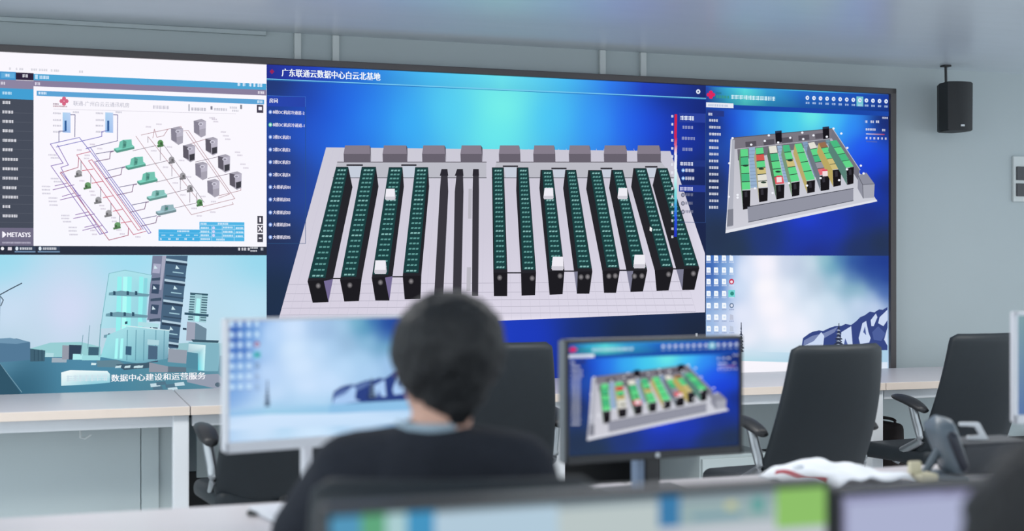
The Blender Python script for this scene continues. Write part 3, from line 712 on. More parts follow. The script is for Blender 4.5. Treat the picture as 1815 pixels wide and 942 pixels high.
    rows = [((248, 380), (288, 377), (258, 602), (302, 600), 705, [GR, GD, GR, GD, GR], (96, 140, 100)),
            ((293, 370), (326, 368), (303, 592), (342, 590), None, [LB], None),
            ((330, 374), (370, 370), (345, 590), (396, 586), 665, [GR, (210, 90, 80), GR, TN, CR, CR], (170, 164, 130)),
            ((400, 364), (440, 360), (438, 572), (485, 568), 650, [CR, GD, GR, GR, (222, 90, 100)], (86, 110, 90)),
            ((445, 362), (470, 358), (486, 562), (512, 560), None, [LB], None),
            ((475, 358), (510, 355), (522, 560), (567, 553), 635, [GD, GR, TN, GR, GR], (120, 150, 120)),
            ((540, 352), (576, 347), (604, 552), (650, 545), 617, [GR, GR, GR, GR], (186, 170, 110)),
            ((580, 342), (608, 338), (648, 535), (674, 528), None, [(130, 156, 186)], None),
            ((612, 346), (645, 340), (676, 522), (728, 515), 605, [CR, GR, GD, (150, 150, 160), (226, 110, 120)], (110, 120, 130)),
            ((668, 346), (703, 340), (744, 492), (790, 486), 582, [(150, 110, 80), GR, GR, TN, TN], (186, 168, 100)),
            ((705, 332), (725, 328), (792, 486), (812, 482), None, [(110, 150, 160)], None),
            ((728, 336), (765, 330), (818, 482), (858, 475), 572, [GD, GR, GD, GR], (90, 130, 120))]
    for bl, br, fl_, fr_, foot, segs, side in rows:
        if side: cv.poly(g(bl, fl_, (fl_[0]+3, foot), (bl[0]-8, bl[1]+50)), side)
        n = len(segs)
        for k, col in enumerate(segs):
            t0, t1 = k/n, (k+1)/n-0.02
            def lp(a, b, t): return (a[0]+(b[0]-a[0])*t, a[1]+(b[1]-a[1])*t)
            cv.poly(g(lp(bl, fl_, t0), lp(br, fr_, t0), lp(br, fr_, t1), lp(bl, fl_, t1)), col, False)
            if k and len(segs) > 1: cv.poly(g(lp(bl, fl_, t0-0.02), lp(br, fr_, t0-0.02), lp(br, fr_, t0), lp(bl, fl_, t0)), (54, 70, 66), False)
        cv.up()
        if n == 1:
            for k in range(1, 12): cv.line(g(lp(bl, fl_, k/12), lp(br, fr_, k/12)), 0.6, tuple(v*0.75 for v in segs[0]), False)
            cv.up()
        if foot: cv.poly(g(fl_, fr_, (fr_[0]-2, foot-8), (fl_[0]+4, foot)), (26, 24, 28)); cv.poly(g((fl_[0]+12, fl_[1]+6), (fl_[0]+26, fl_[1]+4), (fl_[0]+28, fl_[1]+34), (fl_[0]+14, fl_[1]+36)), (52, 50, 58))
    for x, y in ((275, 468), (360, 485), (515, 440), (372, 558), (450, 500)): cv.disc(*g((x, y))[0], 5, 1.8, (40, 60, 50))
    for x, y in ((455, 540), (702, 508)): cv.poly(g((x-14, y-16), (x+14, y-18), (x+16, y+16), (x-12, y+18)), (240, 222, 226)); cv.poly(g((x-14, y-18), (x+14, y-20), (x+14, y-12), (x-14, y-10)), (220, 70, 90))
    cv.poly(g((285, 690), (855, 590), (855, 656), (290, 772)), (146, 148, 162)); cv.line(g((285, 690), (855, 590)), 1.3, (70, 72, 84)); cv.line(g((290, 772), (855, 656)), 1.2, (80, 84, 96))
    cv.poly(g((880, 522), (925, 505), (970, 568), (966, 640), (905, 640), (878, 590)), (142, 144, 158)); cv.poly(g((905, 570), (968, 566), (966, 640), (908, 644)), (166, 168, 180)); cv.line(g((880, 522), (905, 570), (908, 644)), 1, (80, 82, 94)); cv.line(g((905, 570), (968, 566)), 1, (90, 92, 104))
    for x, y in ((205, 320), (188, 455), (185, 635), (232, 625), (232, 640), (400, 305), (580, 290), (748, 268), (790, 295), (822, 372), (895, 468), (910, 510), (305, 355), (450, 343), (585, 325), (712, 312), (515, 318), (640, 305), (378, 335), (325, 590), (508, 562), (605, 575), (678, 535), (778, 546), (820, 488), (420, 615)):
        cv.disc(*g((x, y))[0], 2.2, 2.0, (242, 244, 252), 8)

def draw_snow(cv):
    def h(x, y): return (1230+x/3.768, 430+y/3.768)
    pts = [(480, 150, (250, 246, 255)), (480, 300, (254, 250, 255)), (520, 430, (252, 248, 255)), (560, 600, (250, 246, 255)), (340, 200, (226, 234, 252)), (280, 300, (214, 228, 248)), (200, 200, (130, 172, 222)), (90, 110, (60, 108, 186)), (90, 200, (48, 84, 166)), (150, 300, (76, 118, 190)), (90, 330, (80, 124, 196)), (90, 420, (130, 166, 216)), (160, 430, (160, 190, 228)), (200, 520, (200, 212, 240)), (100, 560, (150, 182, 226)),
           (300, 480, (232, 236, 252)), (380, 650, (240, 240, 252)), (640, 150, (206, 216, 236)), (700, 170, (186, 202, 224)), (640, 320, (236, 240, 252)), (720, 300, (206, 222, 240)), (800, 270, (184, 202, 220)), (780, 140, (206, 222, 236)), (880, 120, (150, 198, 208)), (930, 160, (110, 172, 192)), (980, 120, (70, 120, 176)), (1060, 130, (42, 78, 156)), (1180, 130, (34, 60, 144)), (1270, 130, (32, 58, 140)), (1190, 210, (38, 68, 150)), (1280, 230, (34, 62, 144)), (1120, 170, (38, 70, 150)),
           (960, 260, (180, 212, 226)), (1060, 230, (80, 122, 178)), (1050, 300, (140, 186, 200)), (1120, 320, (150, 196, 206)), (1200, 280, (52, 90, 160)), (1260, 330, (60, 96, 170)), (1180, 360, (180, 206, 232)), (1100, 400, (210, 224, 246)), (900, 400, (208, 226, 242)), (800, 450, (226, 236, 250)), (950, 480, (210, 226, 244)), (1200, 420, (206, 220, 244)), (700, 560, (240, 242, 254)),
           (420, 700, (214, 226, 242)), (560, 700, (226, 234, 248)), (400, 770, (176, 216, 232)), (560, 770, (184, 220, 234)), (800, 770, (180, 212, 232)), (1200, 770, (160, 196, 230)), (300, 850, (250, 246, 252)), (560, 850, (250, 246, 252)), (900, 860, (236, 240, 250)), (1250, 850, (190, 214, 238)), (600, 960, (250, 250, 255))]
    f = idw([(*h(x, y), c) for x, y, c in pts], 2.3, 95)
    cv.bg(f, sB, sR, ZB, ZM, 80, 60)
    def q(*p): return [h(a, b) for a, b in p]
    # mountain and its snow
    cv.poly(q((720, 690), (728, 640), (765, 612), (790, 598), (835, 588), (862, 592), (905, 572), (940, 560), (985, 558), (1012, 545), (1050, 552), (1082, 528), (1110, 500), (1142, 486), (1175, 462), (1205, 468), (1235, 448), (1262, 450), (1292, 432), (1292, 740), (720, 740)), (56, 72, 132))
    cv.poly(q((735, 655), (790, 625), (870, 605), (960, 565), (940, 600), (870, 640), (780, 668), (730, 690)), (120, 134, 178))
    for p in (((730, 692), (800, 660), (850, 600), (870, 625), (862, 700), (900, 720), (720, 740)), ((975, 690), (985, 600), (1050, 560), (1060, 690)), ((1100, 640), (1125, 540), (1150, 525), (1165, 600), (1180, 640), (1170, 670), (1110, 680)), ((1180, 520), (1215, 475), (1225, 500), (1200, 560), (1185, 560)), ((1230, 540), (1240, 500), (1292, 450), (1292, 520), (1265, 560)), ((1270, 650), (1292, 570), (1292, 690))):
        cv.poly(q(*p), (204, 218, 244))
    for p in (((1000, 690), (1010, 640), (1030, 690)), ((1190, 600), (1230, 560), (1280, 610), (1250, 660), (1200, 650)), ((1130, 600), (1142, 560), (1150, 620))): cv.poly(q(*p), (78, 96, 156))
    cv.poly(q((700, 735), (1292, 720), (1292, 800), (700, 800)), (172, 208, 232))
    cv.poly(q((80, 740), (330, 730), (700, 738), (700, 800), (330, 792), (80, 800)), [(196, 214, 236), (206, 226, 240), (190, 220, 238), (178, 214, 232), (184, 220, 232), (176, 206, 234)])
    cv.poly(q((80, 800), (330, 792), (700, 806), (1292, 800), (1292, 900), (80, 900)), [(232, 236, 248), (250, 246, 253), (248, 246, 253), (214, 228, 244), (232, 238, 248), (246, 244, 252)])
    # fir trees
    for x, y0, y1, wd in ((315, 535, 730, 26), (967, 540, 700, 44)):
        cv.poly(q((x-2, y0), (x+3, y0), (x+6, y1), (x-5, y1)), (44, 52, 72))
        n = 9
        for k in range(n):
            t = (k+0.6)/n; y = y0+(y1-y0)*t; ww = wd*t*(1.0 if k % 2 else 0.75)
            cv.poly(q((x-ww, y+6), (x, y-14), (x+ww, y+8), (x+ww*0.4, y+12), (x-ww*0.5, y+12)), (52, 60, 82), False)
        cv.up()
        for k in range(5):
            y = y0+(y1-y0)*(0.3+k*0.15); cv.poly(q((x-wd*0.4, y), (x-2, y-6), (x+wd*0.3, y+3)), (180, 192, 216), False)
        cv.up()
    # icons
    for r, y in enumerate((105, 185, 262, 342, 422, 500, 577)):
        for k, x in enumerate((97, 147, 200, 250)):
            if k == 3:
                col = [(236, 244, 252), (244, 250, 255), (200, 60, 90), (60, 170, 160), (110, 130, 160), (190, 196, 216), (190, 200, 220)][r]
                if r == 2: cv.disc(*h(x, y), 4.6, 5, col); cv.disc(*h(x, y+2), 2.4, 2.6, (240, 226, 236))
                elif r == 3: cv.poly(q((x-22, y-24), (x+22, y-24), (x+22, y+24), (x-22, y+24)), (120, 214, 214)); cv.disc(*h(x+3, y), 3.4, 3.6, (50, 140, 130))
                elif r == 4: cv.disc(*h(x, y), 4, 4.6, col); cv.disc(*h(x, y), 2.2, 2.6, (220, 226, 242))
                else: cv.poly(q((x-12, y-20), (x+10, y-14), (x+12, y+18), (x-13, y+18)), col)
            else:
                cv.poly(q((x-14, y-18), (x+10, y-18), (x+14, y-12), (x+14, y+18), (x-14, y+18)), (246, 250, 255))
                cv.poly(q((x-6, y-6), (x+8, y-6), (x+8, y+8), (x-6, y+8)), (214, 230, 248))
            a = h(x-16, y+27); cv.scrib(a[0], a[0]+8.6, a[1], 2.4, (214, 226, 246) if r < 4 else (150, 164, 200))

# ------------------------------------------------------------------ room
WALLY = 7.0
def rowpoint(s, y0, z=0.0): return Vector((s*CP, y0+s*SP, z))
room = (0, WALLY, 0)
def room_obj(name, bm, m):
    o = struct(obj(name, bm, m)); o.location = room; o.rotation_euler = (0, 0, PHI); return o
CEIL = 2.467
room_obj('wall_back', bx(-5.5, 6.5, 0, 0.12, 0, CEIL+0.1), M['wall'])
room_obj('floor', bx(-5.5, 6.5, -9.5, 0.12, -0.08, 0), M['floor'])
room_obj('ceiling', bx(-5.5, 6.5, -9.5, 0.0, CEIL, CEIL+0.1), M['ceil'])
room_obj('baseboard_back', bx(-5.5, 6.5, -0.014, 0.0, 0, 0.345, bev=0.003), M['skirt'])
# added strip standing in for a reflected dark band, and the vertical trunking strips
room_obj('trim_1', bx(-5.5, px2sz(471, 60, WALLY)[0], -0.022, 0.0, CEIL-0.022, CEIL-0.0005, bev=0.003), M['wall'])
for n, x in enumerate((526.5, 594, 1066, 1138)):
    s = px2sz(x, 90, WALLY)[0]
    room_obj('trim_%d' % (n+2), bx(s-0.017, s+0.017, -0.022, 0.0, 1.9, CEIL-0.001, bev=0.003), M['trunk'])

# ------------------------------------------------------------------ video wall
vw = thing('video_wall', 'huge black-framed video wall along the back wall showing five pictures', 'video wall', (0, WY, 0), PHI)
fb = nb()
f_l, f_r, f_t, f_b = sL-0.03, px2sz(1585, 300)[0], 2.318, 0.62
box(fb, f_l, f_r, 0.001, 0.13, f_b, f_t, bev=0.004)
box(fb, f_l, f_r, -0.022, 0.002, ZT, f_t, bev=0.003)
box(fb, f_l, f_r, -0.022, 0.002, f_b, ZB, bev=0.003)
box(fb, sR, f_r, -0.022, 0.002, f_b, f_t, bev=0.003)
box(fb, f_l, sL, -0.022, 0.002, f_b, f_t, bev=0.003)
obj('frame', fb, M['bezel'], vw)
ident = lambda s, z: (s, z)
for fn, lb in ((draw_pipes, 'white picture of a pipe diagram with side menu'), (draw_city, 'pale blue picture of towers with a caption'), (draw_hall, 'blue picture of rack rows on a pale floor'),
               (draw_app, 'blue picture of a small model with green racks'), (draw_snow, 'snowy mountain desktop with icons')):
    cv = Canvas(ident); fn(cv); cv.build('display_area', vw, lb)

# ------------------------------------------------------------------ wall speaker and panel
sp0 = on(1688.5, 191, WALLY-0.17)
spk = thing('wall_speaker', 'black loudspeaker hanging high on the wall right of the video wall', 'speaker', sp0, PHI-math.radians(4))
b = nb()
hw, hh = 0.078, 0.138
prof = []
for k in range(13):
    t = -1+2*k/12
    prof.append((t*hw, -0.075-0.022*math.cos(t*math.pi/2)))
prof += [(hw*0.96, 0.02), (hw*0.62, 0.08), (-hw*0.62, 0.08), (-hw*0.96, 0.02)]
lo = [b.verts.new((x, y, -hh)) for x, y in prof]; hi = [b.verts.new((x*1.03, y, hh)) for x, y in prof]
b.faces.new(lo); b.faces.new(hi)
for k in range(len(prof)): b.faces.new((lo[k], lo[(k+1) % len(prof)], hi[(k+1) % len(prof)], hi[k]))
bmesh.ops.bevel(b, geom=[e for e in b.edges if abs(e.verts[0].co.z-e.verts[1].co.z) < 0.01], offset=0.006, segments=2, affect='EDGES')
cab = obj('cabinet', b, M['speaker'], spk)
obj('badge', bx(-0.012, 0.012, -0.102, -0.094, -hh+0.022, -hh+0.034, bev=0.002), M['badge'], spk)
ct = CEIL-sp0.z
b = nb(); tube(b, [(-0.036, 0.01, hh-0.01), (-0.037, 0.012, ct-0.004)], 0.0075, 10); box(b, -0.06, -0.014, -0.012, 0.036, ct-0.010, ct-0.0005, bev=0.003)
obj('bracket', b, M['plastic'], spk)

pp = on(1796, 352, WALLY)
pn = thing('wall_panel', 'pale wall plate with two dark rectangular inserts at the right edge', 'panel', (pp.x, pp.y, pp.z), PHI)
b = nb(); box(b, -0.012, 0.26, -0.018, 0.0, -0.02, 0.25, bev=0.004); obj('plate', b, M['trunk'], pn)
obj('insert', bx(0.006, 0.24, -0.026, -0.016, 0.012, 0.088, bev=0.002), M['pane'], pn)
obj('insert', bx(0.006, 0.24, -0.026, -0.016, 0.108, 0.188, bev=0.002), M['pane'], pn)

# ------------------------------------------------------------------ desks
DT = 0.763
def make_desk(name, label, s0, s1, yf, depth, legs, modesty=None, hook=False, group=None, bottom=0.36):
    """desk in a row: local x along the row, local y from its front edge to its back"""
    o = thing(name, label, 'desk', rowpoint(s0, yf), PHI, group)
    L = s1-s0
    obj('tabletop', bx(0.002, L-0.002, 0.0, depth, DT-0.03, DT, bev=0.003), M['top'], o)
    obj('edge_band', bx(0.002, L-0.002, -0.004, 0.001, DT-0.036, DT-0.001, bev=0.001), M['edge'], o)
    b = nb(); box(b, 0.01, L-0.01, 0.03, 0.07, DT-0.085, DT-0.031, bev=0.004); box(b, 0.01, L-0.01, depth-0.09, depth-0.05, DT-0.085, DT-0.031, bev=0.004)
    obj('beam', b, M['white'], o)
    for lx in legs:
        for ly in (0.02, depth-0.085):
            obj('leg', bx(lx-0.032, lx+0.032, ly-0.005, ly+0.055, 0.0, DT-0.032, bev=0.006), M['white'], o)
    if modesty:
        obj('modesty_panel', bx(modesty[0], modesty[1], depth-0.045, depth-0.025, bottom, DT-0.04, bev=0.003), M['panel'], o)
    if hook:
        b = nb(); hx = on(187, 760, WALLY-1.0); tube(b, [(L-0.42, 0.09, DT-0.08), (L-0.42, 0.09, DT-0.12), (L-0.40, 0.09, DT-0.125), (L-0.38, 0.09, DT-0.11)], 0.005, 8)
        obj('cable_hook', b, M['trunk'], o)
    return o
Y1F = 5.91
sl = [px2sz(322, 700, Y1F)[0]+0.034, px2sz(992.5, 700, Y1F)[0]+0.034, px2sz(1559, 690, Y1F)[0]+0.034]
D1 = 0.765
g1 = 'white desks along the video wall'
make_desk('desk', 'white desk along the video wall at the far left, under the city picture', sl[0]-1.62, sl[0], Y1F, D1, (0.06, 1.585), (0.05, 1.35), True, g1)
make_desk('desk', 'white desk along the video wall behind the white monitor and the seated person', sl[0], sl[1], Y1F, D1, (sl[1]-sl[0]-0.034,), (0.1, 1.5), False, g1)
make_desk('desk', 'white desk along the video wall behind the dark monitor and the middle right chair', sl[1], sl[2], Y1F, D1, (sl[2]-sl[1]-0.034,), (0.1, 1.5), False, g1)
make_desk('desk', 'white desk at the right end of the row, beside the bare wall', sl[2], sl[2]+1.62, Y1F, D1, (1.56,), (0.1, 1.5), False, g1)
Y2F = 2.66
e0 = on(150, 900, 3.4).x/CP
make_desk('desk', 'pale desk in the middle row carrying the white and the dark monitors', e0, e0+1.6, Y2F, 0.76, (0.06, 1.565), None)
make_desk('desk', 'pale desk in the middle row carrying the papers and the phone', e0+1.6, e0+3.2, Y2F, 0.76, (1.54,), None)
Y3F = 1.02
make_desk('desk', 'white desk nearest the camera under the blurred web page monitor', -0.62, 0.98, Y3F, 0.70, (0.06, 1.54), None)

# light grey cabinet under the left desk
cb = thing('storage_cabinet', 'tall grey cabinet front filling the space under the left desk', 'cabinet', rowpoint(sl[0]-1.52, Y1F+0.30), PHI)
b = bx(0, 1.38, 0, 0.36, 0.0, 0.66, bev=0.003); obj('body', b, M['panel'], cb)
cx0 = sl[0]-1.52; xa = px2sz(250, 800, Y1F+0.30)[0]-cx0; xb = px2sz(281, 800, Y1F+0.30)[0]-cx0
obj('door', bx(0.01, xa-0.003, -0.018, -0.001, 0.03, 0.655, bev=0.003), M['panel'], cb)
obj('side_strip', bx(xa, xb, -0.022, -0.001, 0.03, 0.655, bev=0.003), M['panel'], cb)

p = on(1240, 818, 6.15)
pd = thing('drawer_cabinet', 'low light grey cabinet under the far desk behind the dark monitor stand', 'cabinet', (p.x, p.y, 0), PHI)
obj('body', bx(0, 0.38, 0, 0.45, 0.03, 0.42, bev=0.005), M['panel'], pd)
for k in range(2):
    dr = obj('drawer', bx(0.008, 0.372, -0.016, -0.001, 0.045+k*0.185, 0.22+k*0.185, bev=0.003), M['panel'], pd)
    obj('handle', bx(0.13, 0.25, -0.026, -0.015, 0.17+k*0.185, 0.18+k*0.185, bev=0.003), M['chrome'], dr)
obj('plinth', bx(0.02, 0.36, 0.02, 0.43, 0.0, 0.031), M['plastic'], pd)

p = on(1580, 760, 6.25)
bg_ = thing('bag', 'dark brown bag under the far desk between the two right-hand chairs', 'bag', (p.x, p.y, 0), PHI)
b = nb(); box(b, -0.06, 0.02, -0.12, 0.12, 0.0, 0.53, bev=0.03, seg=3)
for v in b.verts:
    v.co.x *= 1-0.15*v.co.z/0.53; v.co.y *= 1-0.2*v.co.z/0.53
obj('body', b, M['bag'], bg_, True)
obj('handle', tube(nb(), bez([(-0.02, -0.06, 0.52), (-0.02, -0.05, 0.545), (-0.02, 0.05, 0.545), (-0.02, 0.06, 0.52)], 8), 0.008, 8), M['bag'], bg_, True, False)

# ------------------------------------------------------------------ office chairs
def backrest_bm():
    b = nb(); rings = []
    n, rows = 36, 34
    z0, z1 = 0.45, 1.03
    for j in range(rows+1):
        t = j/rows
        z = z0+(z1-z0)*t
        hw = 0.245-0.038*t*t
        th = 0.030
        ez = min(z-z0, z1-z)
        r = 0.026 if t > 0.5 else 0.07
        if ez < r:
            q = math.sqrt(max(0, r*r-(r-ez)**2)); hw -= (r-q)*0.95
        if ez < 0.03: th *= max(0.15, math.sqrt(max(0, 1-((0.03-ez)/0.03)**2)))
        yc = -0.19-0.20*t-0.035*math.sin(math.pi*t*0.9)+0.03*t*t
        ring = []
        for k in range(n):
            a = 2*math.pi*k/n
            cx_, sy_ = math.cos(a), math.sin(a)
            x = hw*math.copysign(abs(cx_)**0.35, cx_); y = th*math.copysign(abs(sy_)**0.6, sy_)
            ring.append(b.verts.new((x, yc+y+0.05*(x/0.235)**2, z)))
        rings.append(ring)
    for j in range(rows):
        for k in range(n): b.faces.new((rings[j][k], rings[j][(k+1) % n], rings[j+1][(k+1) % n], rings[j+1][k]))
    b.faces.new(rings[0]); b.faces.new(rings[-1])
    return b
def make_chair(label, group):
    o = thing('office_chair', label, 'chair', (0, 0, 0), 0, group)
    obj('backrest', backrest_bm(), M['leather'], o, True, False)
    b = nb(); box(b, -0.245, 0.245, -0.215, 0.25, 0.43, 0.505, bev=0.032, seg=4)
    for v in b.verts:
        if v.co.y > 0.1: v.co.z -= 0.02*((v.co.y-0.1)/0.15)**2
    obj('seat', b, M['leather'], o, True)
    b = nb(); box(b, -0.04, 0.04, -0.225, -0.1, 0.41, 0.435, bev=0.006); tube(b, bez([(0, -0.20, 0.42), (0, -0.222, 0.44), (0, -0.225, 0.50)], 6), 0.018, 10, flat=0.6)
    obj('back_bracket', b, M['plastic'], o)
    for s in (-1, 1):
        b = nb(); tube(b, bez([(s*0.19, 0.02, 0.425), (s*0.215, 0.03, 0.45), (s*0.245, -0.16, 0.535), (s*0.248, -0.18, 0.56), (s*0.258, -0.165, 0.63), (s*0.266, -0.15, 0.70)], 6), [0.015]*31, 10, flat=1.4)
        sup = obj('arm_support', b, M['chrome'], o, True, False)
        b = nb(); pts = [(s*0.266, -0.23+0.21*k/10, 0.684+0.048*(k/10)+0.012*math.sin(k/10*math.pi)) for k in range(11)]
        tube(b, pts, [0.022, 0.031, 0.036, 0.038, 0.039, 0.039, 0.038, 0.036, 0.033, 0.028, 0.016], 14, flat=0.5)
        obj('arm_pad', b, M['plastic'], sup, True, False)
    b = nb(); tube(b, [(0, 0, 0.10), (0, 0, 0.26)], 0.028, 14); tube(b, [(0, 0, 0.26), (0, 0, 0.41)], 0.018, 12); box(b, -0.11, 0.11, -0.1, 0.12, 0.395, 0.432, bev=0.008)
    obj('gas_lift', b, M['plastic'], o)
    for k in range(5):
        a = 2*math.pi*k/5+0.3; c_, s_ = math.cos(a), math.sin(a)
        b = nb(); tube(b, [(0.015*c_, 0.015*s_, 0.115), (0.16*c_, 0.16*s_, 0.10), (0.29*c_, 0.29*s_, 0.075)], [0.028, 0.024, 0.017], 8, flat=0.7)
        leg = obj('base_leg', b, M['chrome'], o, True, False)
        b = nb(); tube(b, [(0.29*c_+0.026*s_, 0.29*s_-0.026*c_, 0.028), (0.29*c_-0.026*s_, 0.29*s_+0.026*c_, 0.028)], 0.028, 14); tube(b, [(0.29*c_, 0.29*s_, 0.05), (0.29*c_, 0.29*s_, 0.075)], 0.008, 6)
        obj('caster', b, M['plastic'], leg)
    return o
chair0 = make_chair('', 'dark office chairs')
used = []
def place_chair(px, Y, yaw, label, back=True):
    o = chair0 if not used else copy_tree(chair0)
    used.append(o)
    o['label'] = label
    X = (px-CX)/F*Y                                # centre of the backrest sits at this column and depth
    off = Matrix.Rotation(yaw, 3, 'Z') @ Vector((0, -0.30, 0))
    o.location = (X-off.x, Y-off.y, 0); o.rotation_euler = (0, 0, yaw)
    return o
place_chair(1474, 5.22, math.radians(25), 'empty charcoal office chair in front of the snowy mountain picture')
place_chair(1742, 6.05, math.radians(24), 'empty charcoal office chair farthest right, at the desk by the bare wall')
place_chair(884, 5.35, math.radians(11), 'empty charcoal office chair half hidden behind the seated person')
place_chair(511, 4.95, math.radians(24), 'empty charcoal office chair behind the white monitor, its armrest showing on the left')
place_chair(808, 2.0, math.radians(3), 'charcoal office chair that the person in the black sweater sits on')

# ------------------------------------------------------------------ monitors
def monitor_map(region, wd, ht, x0, z0):
    s0, s1, za, zb = region
    def f(s, z): return (x0+(s-s0)/(s1-s0)*wd, z0+(z-za)/(zb-za)*ht)
    return f
SNOW = (sB, sR, ZB, ZM); APP = (sB, sR, ZM, ZT)
def make_monitor(label, loc, yaw, W, H, zb, shell, stand, draw=None, region=None, bez_=(0.012, 0.012, 0.012, 0.018), tilt=0.0, canvas=None, side=None, group=None, ndx=0.0, nw=0.022, wp=(1, 1, 1)):
    """loc: foot of the lower left corner; local x to the right, local y away from the viewer"""
    o = thing('monitor', label, 'monitor', (loc[0], loc[1], DT), yaw, group)
    z0 = zb-DT
    l, r, t, bt = bez_
    b = nb(); D = 0.038
    box(b, 0, W, 0.004, D, z0, z0+H, bev=0.006, seg=3)
    box(b, 0, l, -0.002, 0.006, z0, z0+H, bev=0.002); box(b, W-r, W, -0.002, 0.006, z0, z0+H, bev=0.002)
    box(b, 0, W, -0.002, 0.006, z0+H-t, z0+H, bev=0.002); box(b, 0, W, -0.002, 0.006, z0, z0+bt, bev=0.002)
    box(b, W*0.25, W*0.75, D-0.004, D+0.022, z0+H*0.2, z0+H*0.75, bev=0.01)
    obj('shell', b, M[shell], o)
    if side: obj('side_strip', bx(-0.003, 0.001, 0.002, D-0.004, z0+0.004, z0+H-0.004, bev=0.001), M[side], o)
    cv = Canvas(monitor_map(region or (0, 1, 0, 1), W-l-r, H-t-bt, l, z0+bt)); cv.d = -0.0035; cv.wp = wp
    (draw or canvas)(cv)
    cv.build('display_area', o)
    nx = W/2+ndx; b = nb(); box(b, nx-nw, nx+nw, D+0.02, D+0.05, 0.012, z0+H*0.5, bev=0.006); box(b, nx-0.03, nx+0.03, D+0.0, D+0.05, z0+H*0.3, z0+H*0.5, bev=0.006)
    obj('stand_neck', b, M[stand], o)
    b = nb(); box(b, nx-0.11, nx+0.11, D-0.06, D+0.12, 0.0, 0.014, bev=0.006, seg=3); obj('stand_base', b, M[stand], o)
    return o, z0

q = ray(400, 805, 2.95)
m1, _ = make_monitor('white-framed monitor left of the seated person, showing a snowy mountain desktop', (q.x, q.y), math.radians(30), 0.49, 0.294, q.z, 'monwhite', 'monwhite', draw_snow, SNOW, (0.008, 0.008, 0.006, 0.024), ndx=-0.030, nw=0.011, wp=(0.83, 0.93, 1.0))
q = ray(1003, 825, 3.2)
m2, z0 = make_monitor('black-framed monitor right of the seated person, showing the green rack model', (q.x, q.y), math.radians(24), 0.495, 0.296, q.z, 'mondark', 'mondark', draw_app, APP, (0.008, 0.010, 0.010, 0.020), side='monside', ndx=0.022)
b = nb(); tube(b, [(0.2475, -0.001, z0+0.010), (0.2475, -0.004, z0+0.010)], 0.006, 16); obj('badge', b, M['badge'], m2)
obj('cable_sleeve', bx(0.222, 0.242, 0.05, 0.086, 0.013, z0+0.06, bev=0.004), M['sleeve'], m2)

def page_canvas(stops, low):
    """out-of-focus page: coloured blocks along the top, pale below; u, v in 0..1"""
    def fn(cv):
        def quad(u0, u1, v0, v1, col):
            ids = [cv.raw(cv.mapsz(u, v), col) for u, v in ((u0, v0), (u1, v0), (u1, v1), (u0, v1))]
            cv.f.append(tuple(ids))
        quad(0, 1, 0, 1, low); cv.up()
        for u0, u1, v0, v1, col in stops: quad(u0, u1, v0, v1, col); cv.up()
    return fn
u = lambda x: (x-578)/(1468-578.0)
st = [(0, 1, 0.93, 1, (140, 156, 164)), (0, u(640), 0.80, 1, (84, 150, 186)), (u(628), u(668), 0.82, 1, (96, 166, 126)), (u(668), u(702), 0.80, 1, (170, 204, 208)), (u(702), u(748), 0.84, 1, (70, 148, 192)), (u(748), u(960), 0.78, 0.985, (178, 202, 218)), (u(960), u(1142), 0.80, 0.97, (186, 198, 198)),
      (u(1142), u(1182), 0.86, 1, (62, 124, 170)), (u(1182), u(1365), 0.86, 0.96, (152, 174, 176)), (u(1205), u(1300), 0.885, 0.905, (110, 150, 168)), (u(1270), u(1290), 0.92, 0.955, (196, 198, 150)), (u(1320), u(1345), 0.90, 0.97, (100, 160, 156)), (u(1368), 1, 0.82, 1, (142, 192, 106)), (u(580), u(1368), 0.3, 0.78, (196, 206, 212))]
a = on(572, 920, 1.5); bq = on(1476, 862, 1.5)
W3 = (bq-a).to_2d().length
NZ = 1.080
def near_monitor(label, x0, y0, W, top, canvas):
    H = top-(DT+0.03)
    return make_monitor(label, (x0, y0), PHI, W, H, DT+0.03, 'mondark', 'mondark', None, None, (0.008, 0.008, 0.009, 0.016), canvas=canvas)
near_monitor('blurred monitor at the bottom edge showing a page with a lime green block', a.x, a.y, W3, NZ, page_canvas(st, (192, 198, 206)))
a2 = on(1483, 880, 1.5)
near_monitor('blurred monitor at the bottom right showing a plain lavender page', a2.x, a2.y, 0.50, 1.066, page_canvas([(0.02, 0.98, 0.05, 0.96, (172, 178, 208)), (0.0, 0.3, 0.96, 1, (150, 152, 186))], (140, 140, 172)))
def teal(cv):
    n = 10
    for k in range(n):
        v0, v1 = k/n, (k+1)/n
        def col(v): return tuple(a_+(b_-a_)*v for a_, b_ in zip((92, 120, 168), (128, 160, 168)))
        ids = [cv.raw(cv.mapsz(u_, v_), col(v_)) for u_, v_ in ((0, v0), (1, v0), (1, v1), (0, v1))]
        cv.f.append(tuple(ids))
q = ray(1797, 752, 3.55)
make_monitor('white-framed monitor cut off by the right edge of the picture', (q.x, q.y), math.radians(-4), 0.49, 0.294, q.z, 'monwhite', 'monwhite', None, None, (0.011, 0.012, 0.010, 0.024), canvas=teal)

